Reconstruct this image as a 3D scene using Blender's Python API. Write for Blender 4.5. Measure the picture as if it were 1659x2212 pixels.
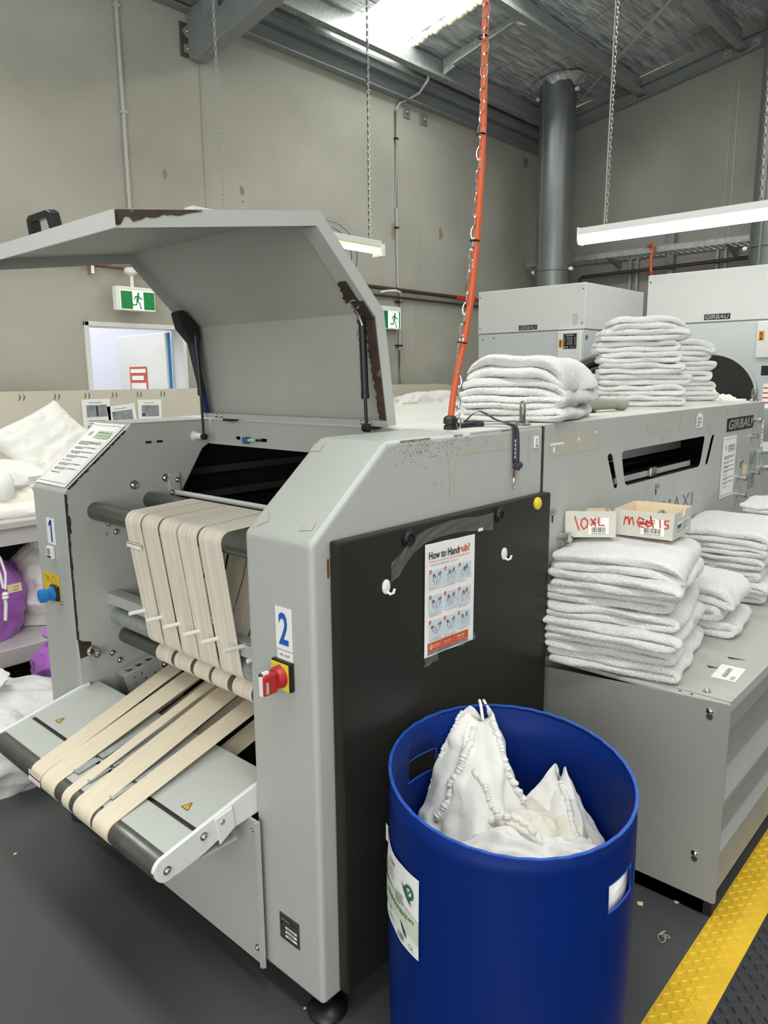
import bpy, bmesh, math, random
from mathutils import Vector, Matrix, noise
random.seed(7)
sc = bpy.context.scene
C = sc.collection
for o in list(bpy.data.objects): bpy.data.objects.remove(o)
PI = math.pi
V3 = Vector

# ------------------------------------------------------------------ camera, world, light, exposure
cam_d = bpy.data.cameras.new('camera'); cam = bpy.data.objects.new('camera', cam_d); C.objects.link(cam)
cam_d.sensor_fit = 'VERTICAL'; cam_d.sensor_height = 36.0; cam_d.lens = 36.0*1600.0/2212.0
cam_d.clip_start = 0.05; cam_d.clip_end = 100
CAMROWS = [[0.6709892, 0.1401592, -0.7280995], [-0.7414122, 0.1148748, -0.6611443], [-0.0090252, 0.9834425, 0.1809954]]
CAMLOC = [-1.07221, -1.19273, 1.62]
mw = Matrix(CAMROWS).to_4x4(); mw.translation = V3(CAMLOC); cam.matrix_world = mw
sc.camera = cam
sc.view_settings.view_transform = 'Standard'; sc.view_settings.look = 'None'
sc.view_settings.exposure = 0.43; sc.view_settings.gamma = 1.0; sc.view_settings.use_curve_mapping = False
W_STRENGTH = 0.38; SKYLIGHT_STRENGTH = 9.5
w = bpy.data.worlds.new('sky'); sc.world = w; w.use_nodes = True
w.node_tree.nodes['Background'].inputs[0].default_value = (0.98, 1.0, 0.975, 1)
w.node_tree.nodes['Background'].inputs[1].default_value = W_STRENGTH
def area_light(name, loc, rot, sx, sy, energy, col=(1, 1, 1)):
    d = bpy.data.lights.new(name, 'AREA'); d.shape = 'RECTANGLE'; d.size = sx; d.size_y = sy; d.energy = energy; d.color = col
    o = bpy.data.objects.new(name, d); C.objects.link(o); o.location = loc; o.rotation_euler = rot; return o
# unseen fill lamp added behind the camera; daylight on the yard outside the side door
area_light('added_fill_light', (-5.2, -3.2, 2.3), (math.radians(78), 0, math.radians(-62)), 4.5, 3.6, 170, (1.0, 1.0, 0.97))
area_light('yard_daylight', (2.4, 5.6, 4.2), (math.radians(-25), 0, 0), 3.0, 1.6, 190, (0.97, 0.98, 1.0))

# ------------------------------------------------------------------ materials
def lin(c): return tuple(((v/255)/12.92 if v/255 <= 0.04045 else ((v/255+0.055)/1.055)**2.4) for v in c) + (1,)
def mat(name, rgb, rough=0.5, metal=0.0, nscale=0, namt=0.0, bump=0.0, bscale=60, stain=None, spec=None, emit=0, alpha=None, coat=0, stretch=None, detail=4, trans=0, sheen=0, bdist=0.002):
    m = bpy.data.materials.new(name); m.use_nodes = True; nt = m.node_tree; n = nt.nodes; l = nt.links
    b = n['Principled BSDF']; col = lin(rgb)
    b.inputs['Base Color'].default_value = col; b.inputs['Roughness'].default_value = rough; b.inputs['Metallic'].default_value = metal
    if spec is not None: b.inputs['Specular IOR Level'].default_value = spec
    if emit: b.inputs['Emission Color'].default_value = col; b.inputs['Emission Strength'].default_value = emit
    if alpha is not None: b.inputs['Alpha'].default_value = alpha
    if coat: b.inputs['Coat Weight'].default_value = coat
    if trans: b.inputs['Transmission Weight'].default_value = trans
    if sheen: b.inputs['Sheen Weight'].default_value = sheen
    tc = n.new('ShaderNodeTexCoord'); src = tc.outputs['Object']
    if stretch:
        mp = n.new('ShaderNodeMapping'); mp.inputs['Scale'].default_value = stretch; l.new(src, mp.inputs[0]); src = mp.outputs[0]
    cur = None
    if namt:
        t = n.new('ShaderNodeTexNoise'); t.inputs['Scale'].default_value = nscale; t.inputs['Detail'].default_value = detail; l.new(src, t.inputs['Vector'])
        r = n.new('ShaderNodeMapRange'); r.inputs[1].default_value = 0.3; r.inputs[2].default_value = 0.7; r.inputs[3].default_value = 1-namt; r.inputs[4].default_value = 1+namt
        l.new(t.outputs[0], r.inputs[0])
        mx = n.new('ShaderNodeMix'); mx.data_type = 'RGBA'; mx.blend_type = 'MULTIPLY'; mx.inputs[0].default_value = 1
        mx.inputs[6].default_value = col; l.new(r.outputs[0], mx.inputs[7]); cur = mx.outputs[2]; l.new(cur, b.inputs['Base Color'])
    if stain:   # (rgb, scale, threshold, amount)
        for (srgb, ss, th, am) in stain:
            t = n.new('ShaderNodeTexNoise'); t.inputs['Scale'].default_value = ss; t.inputs['Detail'].default_value = 7; t.inputs['Roughness'].default_value = 0.65; l.new(src, t.inputs['Vector'])
            r = n.new('ShaderNodeMapRange'); r.inputs[1].default_value = th; r.inputs[2].default_value = th+0.05; r.inputs[3].default_value = 0; r.inputs[4].default_value = am
            l.new(t.outputs[0], r.inputs[0])
            mx = n.new('ShaderNodeMix'); mx.data_type = 'RGBA'; l.new(r.outputs[0], mx.inputs[0])
            if cur: l.new(cur, mx.inputs[6])
            else: mx.inputs[6].default_value = col
            mx.inputs[7].default_value = lin(srgb); cur = mx.outputs[2]; l.new(cur, b.inputs['Base Color'])
    if bump:
        t = n.new('ShaderNodeTexNoise'); t.inputs['Scale'].default_value = bscale; t.inputs['Detail'].default_value = 3; l.new(src, t.inputs['Vector'])
        bp = n.new('ShaderNodeBump'); bp.inputs['Strength'].default_value = bump; bp.inputs['Distance'].default_value = bdist
        l.new(t.outputs[0], bp.inputs['Height']); l.new(bp.outputs[0], b.inputs['Normal'])
    return m
M = {}
def dm(k, *a, **kw): M[k] = mat(k, *a, **kw)
GREY = (178, 181, 175)
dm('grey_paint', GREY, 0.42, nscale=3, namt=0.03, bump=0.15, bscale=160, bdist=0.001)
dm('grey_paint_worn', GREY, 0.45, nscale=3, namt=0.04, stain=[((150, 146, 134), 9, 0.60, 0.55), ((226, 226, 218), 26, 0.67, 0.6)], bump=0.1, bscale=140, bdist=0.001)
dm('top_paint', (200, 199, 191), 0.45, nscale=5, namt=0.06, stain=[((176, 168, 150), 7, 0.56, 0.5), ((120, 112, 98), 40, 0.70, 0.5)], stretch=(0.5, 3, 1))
dm('cabinet_top', (176, 176, 168), 0.45, nscale=5, namt=0.05, stain=[((160, 156, 140), 5, 0.56, 0.5), ((96, 90, 80), 40, 0.72, 0.5)])
dm('scuff', (132, 124, 110), 0.7, nscale=60, namt=0.3)
dm('tape_residue', (180, 177, 165), 0.6, nscale=50, namt=0.08)
dm('dark_gouge', (48, 44, 38), 0.8, nscale=40, namt=0.3)
dm('dark_panel', (40, 39, 35), 0.40, spec=0.25, nscale=2, namt=0.06, bump=0.06, bscale=60, stain=[((92, 90, 84), 34, 0.74, 0.5)])
dm('lid_inside', (172, 174, 166), 0.5, nscale=3, namt=0.05, stain=[((120, 116, 104), 5, 0.70, 0.35)])
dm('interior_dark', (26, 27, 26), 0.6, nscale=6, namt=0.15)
dm('interior_mid', (62, 64, 62), 0.5, nscale=6, namt=0.15)
dm('steel_grey', (112, 113, 108), 0.38, 0.75, nscale=20, namt=0.12, bump=0.1, bscale=40)
dm('galvanised', (168, 172, 170), 0.42, 0.45, nscale=26, namt=0.18)
dm('bright_metal', (190, 190, 186), 0.25, 0.95)
dm('chrome', (215, 215, 212), 0.12, 1.0)
dm('zinc_chain', (200, 200, 195), 0.3, 0.85)
dm('tape_cloth', (218, 206, 182), 0.85, nscale=30, namt=0.06, stretch=(0.4, 6, 0.4), bump=0.3, bscale=500, stain=[((186, 164, 130), 14, 0.76, 0.6)])
dm('tape_cloth_dirty', (228, 219, 203), 0.85, nscale=16, namt=0.13, stretch=(0.25, 8, 0.25), bump=0.3, bscale=500)
dm('tape_join', (236, 232, 226), 0.5, nscale=40, namt=0.1)
dm('black_plastic', (20, 20, 21), 0.42)
dm('black_rubber', (24, 24, 24), 0.75, nscale=30, namt=0.2)
dm('white_plastic', (236, 236, 232), 0.35)
dm('white_paint', (222, 224, 221), 0.38, nscale=2, namt=0.02)
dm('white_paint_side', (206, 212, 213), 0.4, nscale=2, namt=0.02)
dm('red_plastic', (176, 40, 38), 0.4)
dm('yellow_plastic', (236, 208, 60), 0.4)
dm('yellow_label', (228, 190, 48), 0.5)
dm('orange_label', (228, 158, 40), 0.5)
dm('blue_plastic', (36, 122, 196), 0.35)
dm('blue_ink', (28, 92, 184), 0.5)
dm('navy_foam', (16, 40, 92), 0.6)
dm('rust_burn', (58, 46, 36), 0.75, nscale=22, namt=0.3, stain=[((132, 122, 104), 14, 0.60, 0.8), ((22, 18, 16), 10, 0.56, 0.9)], bump=0.5, bscale=80)
dm('rust', (118, 66, 36), 0.85, nscale=40, namt=0.35)
dm('paper', (240, 240, 236), 0.55, nscale=8, namt=0.015)
dm('paper_cream', (232, 226, 200), 0.6)
dm('ink_black', (26, 26, 26), 0.6)
dm('ink_grey', (120, 122, 124), 0.6)
dm('ink_orange', (206, 84, 44), 0.55)
dm('ink_red', (208, 56, 38), 0.55)
dm('ink_navy', (30, 40, 110), 0.5)
dm('pale_blue', (206, 216, 222), 0.6)
dm('label_green', (204, 216, 194), 0.6)
dm('pale_green', (180, 206, 172), 0.6)
dm('green_sign', (14, 122, 58), 0.4)
dm('green_dark', (24, 110, 70), 0.5)
dm('clear_tape', (225, 225, 222), 0.12, alpha=0.11, bump=0.7, bscale=30, bdist=0.01)
dm('drum_blue', (0, 34, 104), 0.5, spec=0.16, nscale=3, namt=0.05, bump=0.08, bscale=25, stain=[((38, 84, 172), 30, 0.76, 0.35)])
dm('drum_edge', (20, 76, 170), 0.5, nscale=40, namt=0.15)
dm('cotton', (229, 227, 221), 0.85, nscale=4, namt=0.02, bump=0.35, bscale=28, bdist=0.012, sheen=0.2)
dm('cotton_cream', (226, 220, 204), 0.85, nscale=4, namt=0.03, bump=0.35, bscale=24, bdist=0.012, sheen=0.2)
dm('terry', (248, 248, 245), 0.95, nscale=260, namt=0.07, bump=1.0, bscale=260, bdist=0.010, sheen=0.4)
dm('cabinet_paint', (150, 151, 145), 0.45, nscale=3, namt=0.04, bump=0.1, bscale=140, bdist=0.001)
dm('cord', (240, 238, 232), 0.8, bump=0.6, bscale=300)
dm('plastic_film', (232, 232, 230), 0.28, nscale=5, namt=0.04, alpha=0.93, bump=0.7, bscale=14, bdist=0.02)
dm('purple_cloth', (170, 98, 192), 0.8, nscale=4, namt=0.06, bump=0.4, bscale=16, bdist=0.015, sheen=0.2)
dm('manila', (226, 208, 160), 0.7)
dm('cardboard', (206, 203, 192), 0.75, nscale=30, namt=0.03)
dm('cardboard_inside', (226, 210, 180), 0.8, nscale=30, namt=0.03)
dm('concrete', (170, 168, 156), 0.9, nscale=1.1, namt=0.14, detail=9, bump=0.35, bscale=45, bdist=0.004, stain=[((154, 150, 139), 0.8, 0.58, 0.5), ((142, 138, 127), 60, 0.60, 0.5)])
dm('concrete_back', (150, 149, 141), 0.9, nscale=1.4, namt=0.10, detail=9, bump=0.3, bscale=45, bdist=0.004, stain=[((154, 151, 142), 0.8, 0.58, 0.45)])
dm('concrete_stain', (146, 132, 116), 0.9, nscale=40, namt=0.15)
dm('sealant', (172, 170, 162), 0.8)
dm('floor_paint', (72, 74, 74), 0.36, nscale=2.5, namt=0.08, detail=8, stain=[((112, 114, 114), 5, 0.66, 0.5), ((60, 62, 64), 2.2, 0.60, 0.4)], bump=0.08, bscale=30)
dm('mat_yellow', (228, 186, 40), 0.6, nscale=9, namt=0.10, stain=[((128, 104, 40), 9, 0.62, 0.5)])
dm('mat_black', (40, 42, 46), 0.5, nscale=20, namt=0.15)
dm('beam_paint', (132, 137, 136), 0.5, nscale=4, namt=0.06)
dm('foil', (212, 216, 216), 0.32, 0.4, nscale=7, namt=0.35, stretch=(0.35, 2.5, 1), bump=1.0, bscale=7, bdist=0.05)
dm('wire_dark', (40, 42, 42), 0.6)
dm('conduit_grey', (178, 178, 174), 0.5)
dm('cable_orange', (204, 92, 50), 0.45)
dm('copper', (128, 78, 56), 0.45, 0.5, nscale=12, namt=0.25)
dm('brown_pipe', (74, 58, 50), 0.55, nscale=12, namt=0.25)
dm('duct_metal', (130, 134, 133), 0.36, 0.6, nscale=3, namt=0.08)
dm('cream_board', (202, 197, 180), 0.55, nscale=3, namt=0.04)
dm('laminate', (190, 184, 181), 0.5, nscale=6, namt=0.04)
dm('photo_grey', (140, 146, 150), 0.5, nscale=22, namt=0.3)
dm('yard_wall', (214, 216, 232), 0.8)
dm('foam_orange', (236, 140, 90), 0.7)
dm('green_hose', (150, 152, 136), 0.4, nscale=12, namt=0.12)
dm('glass_dark', (96, 104, 106), 0.12, nscale=3, namt=0.1, spec=0.8)
dm('skylight', (253, 255, 252), 0.6, emit=SKYLIGHT_STRENGTH)
dm('tube_white', (255, 255, 252), 0.4, emit=5.5)
dm('tube_warm', (255, 246, 200), 0.4, emit=6.0)
dm('exit_face', (236, 244, 240), 0.4, emit=0.35)
dm('exit_green', (10, 116, 52), 0.4, emit=0.25)
dm('dial_blue', (40, 96, 140), 0.5)
dm('lcd', (150, 154, 148), 0.3)
dm('lanyard', (54, 56, 66), 0.8, nscale=60, namt=0.2)
dm('eye_metal', (134, 134, 126), 0.35, 0.8, bump=0.5, bscale=150, nscale=30, namt=0.15)

# ------------------------------------------------------------------ helpers
WP = {}
def link(name, me, m, parent=None, loc=None):
    o = bpy.data.objects.new(name, me); C.objects.link(o)
    if m is not None and not me.materials: me.materials.append(M[m] if isinstance(m, str) else m)
    if parent is not None:
        o.parent = parent
        if loc is None: o.location = -WP.get(parent.name, V3((0, 0, 0))); WP[o.name] = V3((0, 0, 0))
        else: o.location = loc; WP[o.name] = V3((0, 0, 0))
    else:
        if loc is not None: o.location = loc
        WP[o.name] = V3((0, 0, 0))
    return o
def thing(name, label, cat, loc=(0, 0, 0), group=None):
    o = bpy.data.objects.new(name, None); C.objects.link(o); o.location = loc; o.empty_display_size = 0.1
    WP[o.name] = V3(loc); o['label'] = label; o['category'] = cat
    if group: o['group'] = group
    return o
def tag(o, label, cat, group=None):
    o['label'] = label; o['category'] = cat
    if group: o['group'] = group
    return o
def struct(o): o['kind'] = 'structure'; return o
class MB:
    def __init__(s): s.bm = bmesh.new()
    def box(s, x0, x1, y0, y1, z0, z1, mtx=None):
        v = [s.bm.verts.new(p) for p in ((x0, y0, z0), (x1, y0, z0), (x1, y1, z0), (x0, y1, z0), (x0, y0, z1), (x1, y0, z1), (x1, y1, z1), (x0, y1, z1))]
        if mtx:
            for q in v: q.co = mtx @ q.co
        for f in ((0, 3, 2, 1), (4, 5, 6, 7), (0, 1, 5, 4), (1, 2, 6, 5), (2, 3, 7, 6), (3, 0, 4, 7)): s.bm.faces.new([v[i] for i in f])
        return s
    def prism(s, poly, ax, a, b):
        # poly in the two remaining axes, extruded along ax from a to b
        def P(p, t): return {'x': (t, p[0], p[1]), 'y': (p[0], t, p[1]), 'z': (p[0], p[1], t)}[ax]
        v0 = [s.bm.verts.new(P(p, a)) for p in poly]; v1 = [s.bm.verts.new(P(p, b)) for p in poly]; n = len(poly)
        s.bm.faces.new(v0); s.bm.faces.new(v1[::-1])
        for i in range(n): s.bm.faces.new((v0[i], v1[i], v1[(i+1) % n], v0[(i+1) % n]))
        return s
    def quad(s, *pts): s.bm.faces.new([s.bm.verts.new(p) for p in pts]); return s
    def tube(s, pts, r, seg=8, cap=True):
        pts = [V3(p) for p in pts]; rings = []; up = None
        for i, p in enumerate(pts):
            d = (pts[min(i+1, len(pts)-1)]-pts[max(i-1, 0)]).normalized()
            if up is None: up = V3((0, 0, 1)) if abs(d.z) < 0.9 else V3((1, 0, 0))
            a = d.cross(up).normalized(); b = d.cross(a).normalized(); up = -b if False else up
            rr = r[i] if isinstance(r, (list, tuple)) else r
            rings.append([s.bm.verts.new(p+a*math.cos(2*PI*k/seg)*rr+b*math.sin(2*PI*k/seg)*rr) for k in range(seg)])
        for i in range(len(rings)-1):
            for k in range(seg): s.bm.faces.new((rings[i][k], rings[i][(k+1) % seg], rings[i+1][(k+1) % seg], rings[i+1][k]))
        if cap: s.bm.faces.new(rings[0][::-1]); s.bm.faces.new(rings[-1])
        return s
    def ring(s, c, n, R, r, seg=24, sub=8, sx=1, sy=1, up=None):
        n = V3(n).normalized(); u = V3(up).normalized() if up else (V3((0, 0, 1)) if abs(n.z) < 0.9 else V3((1, 0, 0))); a = n.cross(u).normalized(); u = a.cross(n).normalized(); c = V3(c); rows = []
        for i in range(seg):
            t = 2*PI*i/seg; d = a*math.cos(t)*sx+u*math.sin(t)*sy; dn = d.normalized()
            rows.append([s.bm.verts.new(c+d*R+dn*r*math.cos(2*PI*k/sub)+n*r*math.sin(2*PI*k/sub)) for k in range(sub)])
        for i in range(seg):
            for k in range(sub): s.bm.faces.new((rows[i][k], rows[(i+1) % seg][k], rows[(i+1) % seg][(k+1) % sub], rows[i][(k+1) % sub]))
        return s
    def lathe(s, c, axis, prof, seg=24):
        # prof: (distance along axis, radius)
        n = V3(axis).normalized(); u = V3((0, 0, 1)) if abs(n.z) < 0.9 else V3((1, 0, 0)); a = n.cross(u).normalized(); u = a.cross(n); c = V3(c); rows = []
        for h, r in prof: rows.append([s.bm.verts.new(c+n*h+(a*math.cos(2*PI*k/seg)+u*math.sin(2*PI*k/seg))*max(r, 1e-5)) for k in range(seg)])
        for i in range(len(rows)-1):
            for k in range(seg): s.bm.faces.new((rows[i][k], rows[i][(k+1) % seg], rows[i+1][(k+1) % seg], rows[i+1][k]))
        s.bm.faces.new(rows[0][::-1]); s.bm.faces.new(rows[-1]); return s
    def grid(s, fn, nu, nv, closeu=False):
        g = [[s.bm.verts.new(fn(i, j)) for j in range(nv)] for i in range(nu)]
        for i in range(nu if closeu else nu-1):
            for j in range(nv-1): s.bm.faces.new((g[i][j], g[(i+1) % nu][j], g[(i+1) % nu][j+1], g[i][j+1]))
        return g
    def build(s, name, m, parent=None, bevel=0, smooth=False, loc=None, solid=0, sub=0, seg=2):
        bmesh.ops.recalc_face_normals(s.bm, faces=s.bm.faces); me = bpy.data.meshes.new(name); s.bm.to_mesh(me); s.bm.free()
        if smooth: me.polygons.foreach_set('use_smooth', [True]*len(me.polygons))
        o = link(name, me, m, parent, loc)
        if solid: md = o.modifiers.new('s', 'SOLIDIFY'); md.thickness = solid; md.offset = 0
        if bevel: md = o.modifiers.new('b', 'BEVEL'); md.width = bevel; md.segments = seg; md.limit_method = 'ANGLE'; md.angle_limit = math.radians(35)
        if sub: md = o.modifiers.new('u', 'SUBSURF'); md.levels = sub; md.render_levels = sub
        if smooth and not sub: 
            try: me.set_sharp_from_angle(angle=math.radians(38))
            except Exception: pass
        return o
def box(name, m, x0, x1, y0, y1, z0, z1, parent=None, bevel=0): return MB().box(x0, x1, y0, y1, z0, z1).build(name, m, parent, bevel)
def frame(o, xd, yd):
    xd = V3(xd).normalized(); yd = V3(yd).normalized(); zd = xd.cross(yd)
    m = Matrix((xd, yd, zd)).transposed().to_4x4(); m.translation = V3(o); return m
def rounded(poly, r, n=4):
    out = []; N = len(poly)
    for i in range(N):
        p = V3(poly[i]+(0,)) if len(poly[i]) == 2 else V3(poly[i]); a = V3((*poly[i-1][:2], 0)); b = V3((*poly[(i+1) % N][:2], 0))
        ra = min(r, (a-p).length*0.45, (b-p).length*0.45); pa = p+(a-p).normalized()*ra; pb = p+(b-p).normalized()*ra
        for k in range(n+1):
            t = k/n; q = pa*(1-t)**2+p*2*t*(1-t)+pb*t*t; out.append((q.x, q.y))
    return out
def curve_mesh(outer, holes, thick):
    cu = bpy.data.curves.new('c', 'CURVE'); cu.dimensions = '2D'; cu.fill_mode = 'BOTH'; cu.extrude = thick/2
    for pl in [outer]+list(holes):
        sp = cu.splines.new('POLY'); sp.points.add(len(pl)-1)
        for i, p in enumerate(pl): sp.points[i].co = (p[0], p[1], 0, 1)
        sp.use_cyclic_u = True
    ob = bpy.data.objects.new('c', cu); C.objects.link(ob); bpy.context.view_layer.update()
    me = bpy.data.meshes.new_from_object(ob.evaluated_get(bpy.context.evaluated_depsgraph_get()))
    bpy.data.objects.remove(ob); bpy.data.curves.remove(cu); return me
def plate(name, m, outer, holes, thick, fr, parent=None):
    me = curve_mesh(outer, holes, thick); me.transform(fr); me.materials.clear(); return link(name, me, m, parent)
def text(name, body, m, fr, w_, h_, parent, bold=0.0, sp=1.0, shear=0, depth=0.0004):
    cu = bpy.data.curves.new('t', 'FONT'); cu.body = body; cu.size = 1; cu.extrude = 0.0; cu.offset = bold; cu.space_character = sp; cu.shear = shear; cu.resolution_u = 3
    ob = bpy.data.objects.new('t', cu); C.objects.link(ob); bpy.context.view_layer.update()
    me = bpy.data.meshes.new_from_object(ob.evaluated_get(bpy.context.evaluated_depsgraph_get()))
    bpy.data.objects.remove(ob); bpy.data.curves.remove(cu)
    xs = [v.co.x for v in me.vertices]; ys = [v.co.y for v in me.vertices]
    x0, x1, y0, y1 = min(xs), max(xs), min(ys), max(ys)
    kx = w_/(x1-x0); ky = h_/(y1-y0) if h_ else kx
    for v in me.vertices: v.co = ((v.co.x-x0)*kx, (v.co.y-y0)*ky, depth)
    me.transform(fr); me.materials.clear(); return link(name, me, m, parent)
def strokes(name, m, lines, wd, fr, parent, depth=0.0004):
    mb = MB()
    for ln in lines:
        for a, b in zip(ln[:-1], ln[1:]):
            a = V3((*a, 0)); b = V3((*b, 0)); d = b-a
            if d.length < 1e-7: continue
            n = V3((-d.y, d.x, 0)).normalized()*wd/2; e = d.normalized()*wd*0.3
            mb.quad(*[fr @ (q+V3((0, 0, depth))) for q in (a-e-n, b+e-n, b+e+n, a-e+n)])
    return mb.build(name, m, parent)
def rects(name, m, rs, fr, parent, depth=0.0003, th=0):
    mb = MB()
    for (x0, y0, x1, y1) in rs:
        if th: mb.box(x0, x1, y0, y1, 0, th, fr)
        else: mb.quad(*[fr @ V3((*q, depth)) for q in ((x0, y0), (x1, y0), (x1, y1), (x0, y1))])
    return mb.build(name, m, parent)
def disc(mb, fr, x, y, r, d=0.0005, seg=20, r2=0):
    if r2:
        o = [fr @ V3((x+r*math.cos(2*PI*k/seg), y+r*math.sin(2*PI*k/seg), d)) for k in range(seg)]
        i_ = [fr @ V3((x+r2*math.cos(2*PI*k/seg), y+r2*math.sin(2*PI*k/seg), d)) for k in range(seg)]
        for k in range(seg): mb.quad(o[k], o[(k+1) % seg], i_[(k+1) % seg], i_[k])
    else: mb.quad(*[fr @ V3((x+r*math.cos(2*PI*k/seg), y+r*math.sin(2*PI*k/seg), d)) for k in range(seg)])
def fbm(p, sc_=1.0, o=4):
    v = 0; a = 1; p = V3(p)*sc_
    for _ in range(o): v += a*noise.noise(p); a *= 0.5; p = p*2.03+V3((3.1, 1.7, 5.3))
    return v
def ridge(p, sc_=1.0, o=3):
    v = 0; a = 1; p = V3(p)*sc_
    for _ in range(o): v += a*(1-abs(noise.noise(p))*2.2); a *= 0.5; p = p*2.1+V3((7.1, 2.7, 1.3))
    return v
def bolt(name, c, n, r, parent, m='bright_metal'):
    return MB().lathe(c, n, [(0, r*1.35), (r*0.25, r*1.35), (r*0.3, r*0.95), (r*0.8, r*0.9), (r*1.1, r*0.6), (r*0.95, r*0.4), (r*0.95, 0)], 12).build(name, m, parent, smooth=True)
def word_lines(x0, x1, y, h, n, gap, short=0.5, seed=1):
    R_ = random.Random(seed); out = []
    for i in range(n):
        x = x0; end = x1 if i < n-1 else x0+(x1-x0)*short
        while x < end-0.004*0:
            wd = R_.uniform(0.02, 0.09)*(x1-x0)*2; xe = min(x+wd, end); out.append((x, y-i*gap, xe, y-i*gap+h)); x = xe+(x1-x0)*0.025
    return out
# ================================================================== the room
XB, YW = 8.25, 4.4
ZR = lambda y: 5.655-0.172*y
floor = struct(box('floor', 'floor_paint', -6, XB+0.2, -5, 7.5, -0.05, 0.0))
fw = frame((0, YW, 0), (1, 0, 0), (0, 0, 1))       # wall plane coordinates: x, z ; normal is -y
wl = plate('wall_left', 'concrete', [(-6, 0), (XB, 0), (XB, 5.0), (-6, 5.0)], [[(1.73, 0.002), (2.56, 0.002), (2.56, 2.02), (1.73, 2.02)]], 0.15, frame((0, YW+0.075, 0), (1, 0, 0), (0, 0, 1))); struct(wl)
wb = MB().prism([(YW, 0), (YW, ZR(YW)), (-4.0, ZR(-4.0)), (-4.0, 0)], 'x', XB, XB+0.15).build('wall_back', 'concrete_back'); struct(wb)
def wall_marks():
    mb = MB()
    for (x, z, rx, rz) in ((2.486, 3.244, .028, .05), (3.257, 3.24, .035, .06), (3.26, 3.15, .025, .012), (6.115, 3.241, .05, .09), (5.282, 3.16, .05, .12)):
        n = 26; c = [(x+rx*(.75+.35*noise.noise((math.cos(t)*1.2, math.sin(t)*1.2, x)))*math.cos(t), YW-0.0015, z+rz*(.75+.35*noise.noise((math.cos(t), math.sin(t), x+4)))*math.sin(t)) for t in [2*PI*k/n for k in range(n)]]; mb.quad(*c)
    o = mb.build('trim_1', 'concrete_stain'); struct(o)
    mb = MB()
    mb.box(2.868, 2.884, YW-0.012, YW, 0, 4.2); mb.box(5.655, 5.672, YW-0.012, YW, 0, 4.45); struct(mb.build('trim_2', 'sealant', bevel=0.004))
    mb = MB(); mb.box(XB-0.012, XB, 1.86, 1.875, 2.0, 4.8); mb.box(XB-0.012, XB, 1.93, 1.94, 2.0, 4.8); struct(mb.build('trim_3', 'sealant'))
wall_marks()
# roof: foil-faced insulation with a translucent strip let into it
SX0, SX1 = 4.50, 5.28
def roof():
    def piece(x0, x1, y0, y1, nm, m, off=0.0):
        nx = max(2, int((x1-x0)/0.12)); ny = max(2, int((y1-y0)/0.3)); mb = MB()
        def f(i, j):
            x = x0+(x1-x0)*i/(nx-1); y = y0+(y1-y0)*j/(ny-1)
            return (x, y, ZR(y)+off+(0.022*noise.noise((x*5.5, y*1.2, 1.3))+0.012*noise.noise((x*14, y*2.2, 4)) if off == 0 else 0))
        mb.grid(f, nx, ny); return mb.build(nm, m, smooth=True)
    for k, (a, b) in enumerate(((-5.8, -1.15), (-0.25, SX0), (SX1, XB))):
        if k == 0: c0 = piece(a, b, -5, YW, 'ceiling', 'foil'); struct(c0)
        else: struct(piece(a, b, -5, YW, 'ceiling', 'foil'))
    for (a, b, n) in ((SX0, SX1, 1), (-1.15, -0.25, 2)):
        o = piece(a, b, -5, YW, 'window_%d' % n, 'skylight', 0.06); struct(o)
    mb = MB()      # reinforcing mesh wires under the foil
    for k in range(18):
        x = 0.5+k*0.43+0.02*math.sin(k*3)
        if SX0-0.05 < x < SX1+0.05 : continue
        mb.tube([(x+0.015*math.sin(y*4+k), y, ZR(y)-0.022) for y in [YW-0.3*q for q in range(22)]], 0.0015, 4)
    for k in range(15):
        y = YW-0.1-k*0.43
        for (a, b) in ((-0.25, SX0), (SX1, XB)): mb.tube([(a+(b-a)*q/12, y+0.012*math.sin(q*2+k), ZR(y)-0.026) for q in range(13)], 0.0015, 4)
    struct(mb.build('trim_4', 'wire_dark'))
    mb = MB()      # ragged foam along the strip edge
    random.seed(3)
    for q in range(46):
        y = 4.25-q*0.06; r_ = 0.03+0.02*random.random(); mb.lathe((SX1+0.01, y, ZR(y)+0.0), (0, 0, 1), [(-r_, r_*.3), (-r_*.5, r_), (0, r_*1.2), (r_, r_*.8)], 7)
    struct(mb.build('trim_5', 'paper_cream', smooth=True))
roof()
def purlin(y, label):
    z = ZR(y)-0.03; h = 0.2
    t = MB(); pr_ = [(y-0.04, z), (y+0.035, z), (y+0.035, z-0.02), (y+0.03, z-0.02), (y+0.03, z-0.006), (y-0.03, z-0.006), (y-0.03, z-h), (y-0.075, z-h), (y-0.075, z-h+0.02), (y-0.08, z-h+0.02), (y-0.08, z-h-0.006), (y-0.024, z-h-0.006), (y-0.024, z-0.012), (y-0.04, z-0.012)]
    t = MB().prism([(y-0.09, z-h-0.008), (y-0.0, z-h-0.008), (y-0.0, z-0.012), (y+0.06, z-0.012), (y+0.06, z), (y-0.012, z), (y-0.012, z-h), (y-0.08, z-h), (y-0.08, z-h+0.03), (y-0.09, z-h+0.03)], 'x', -5.5, XB-0.01)
    o = t.build('roof_purlin', 'galvanised'); tag(o, label, 'roof beam', 'roof purlins')
purlin(4.13, 'galvanised steel purlin closest to the left wall, running above the wall beam')
purlin(3.01, 'galvanised steel purlin second from the left wall, crossing above the round duct')
purlin(1.89, 'galvanised steel purlin third from the left wall, at the top right of the photo')
purlin(0.77, 'galvanised steel purlin fourth from the left wall, seen furthest right')
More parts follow.
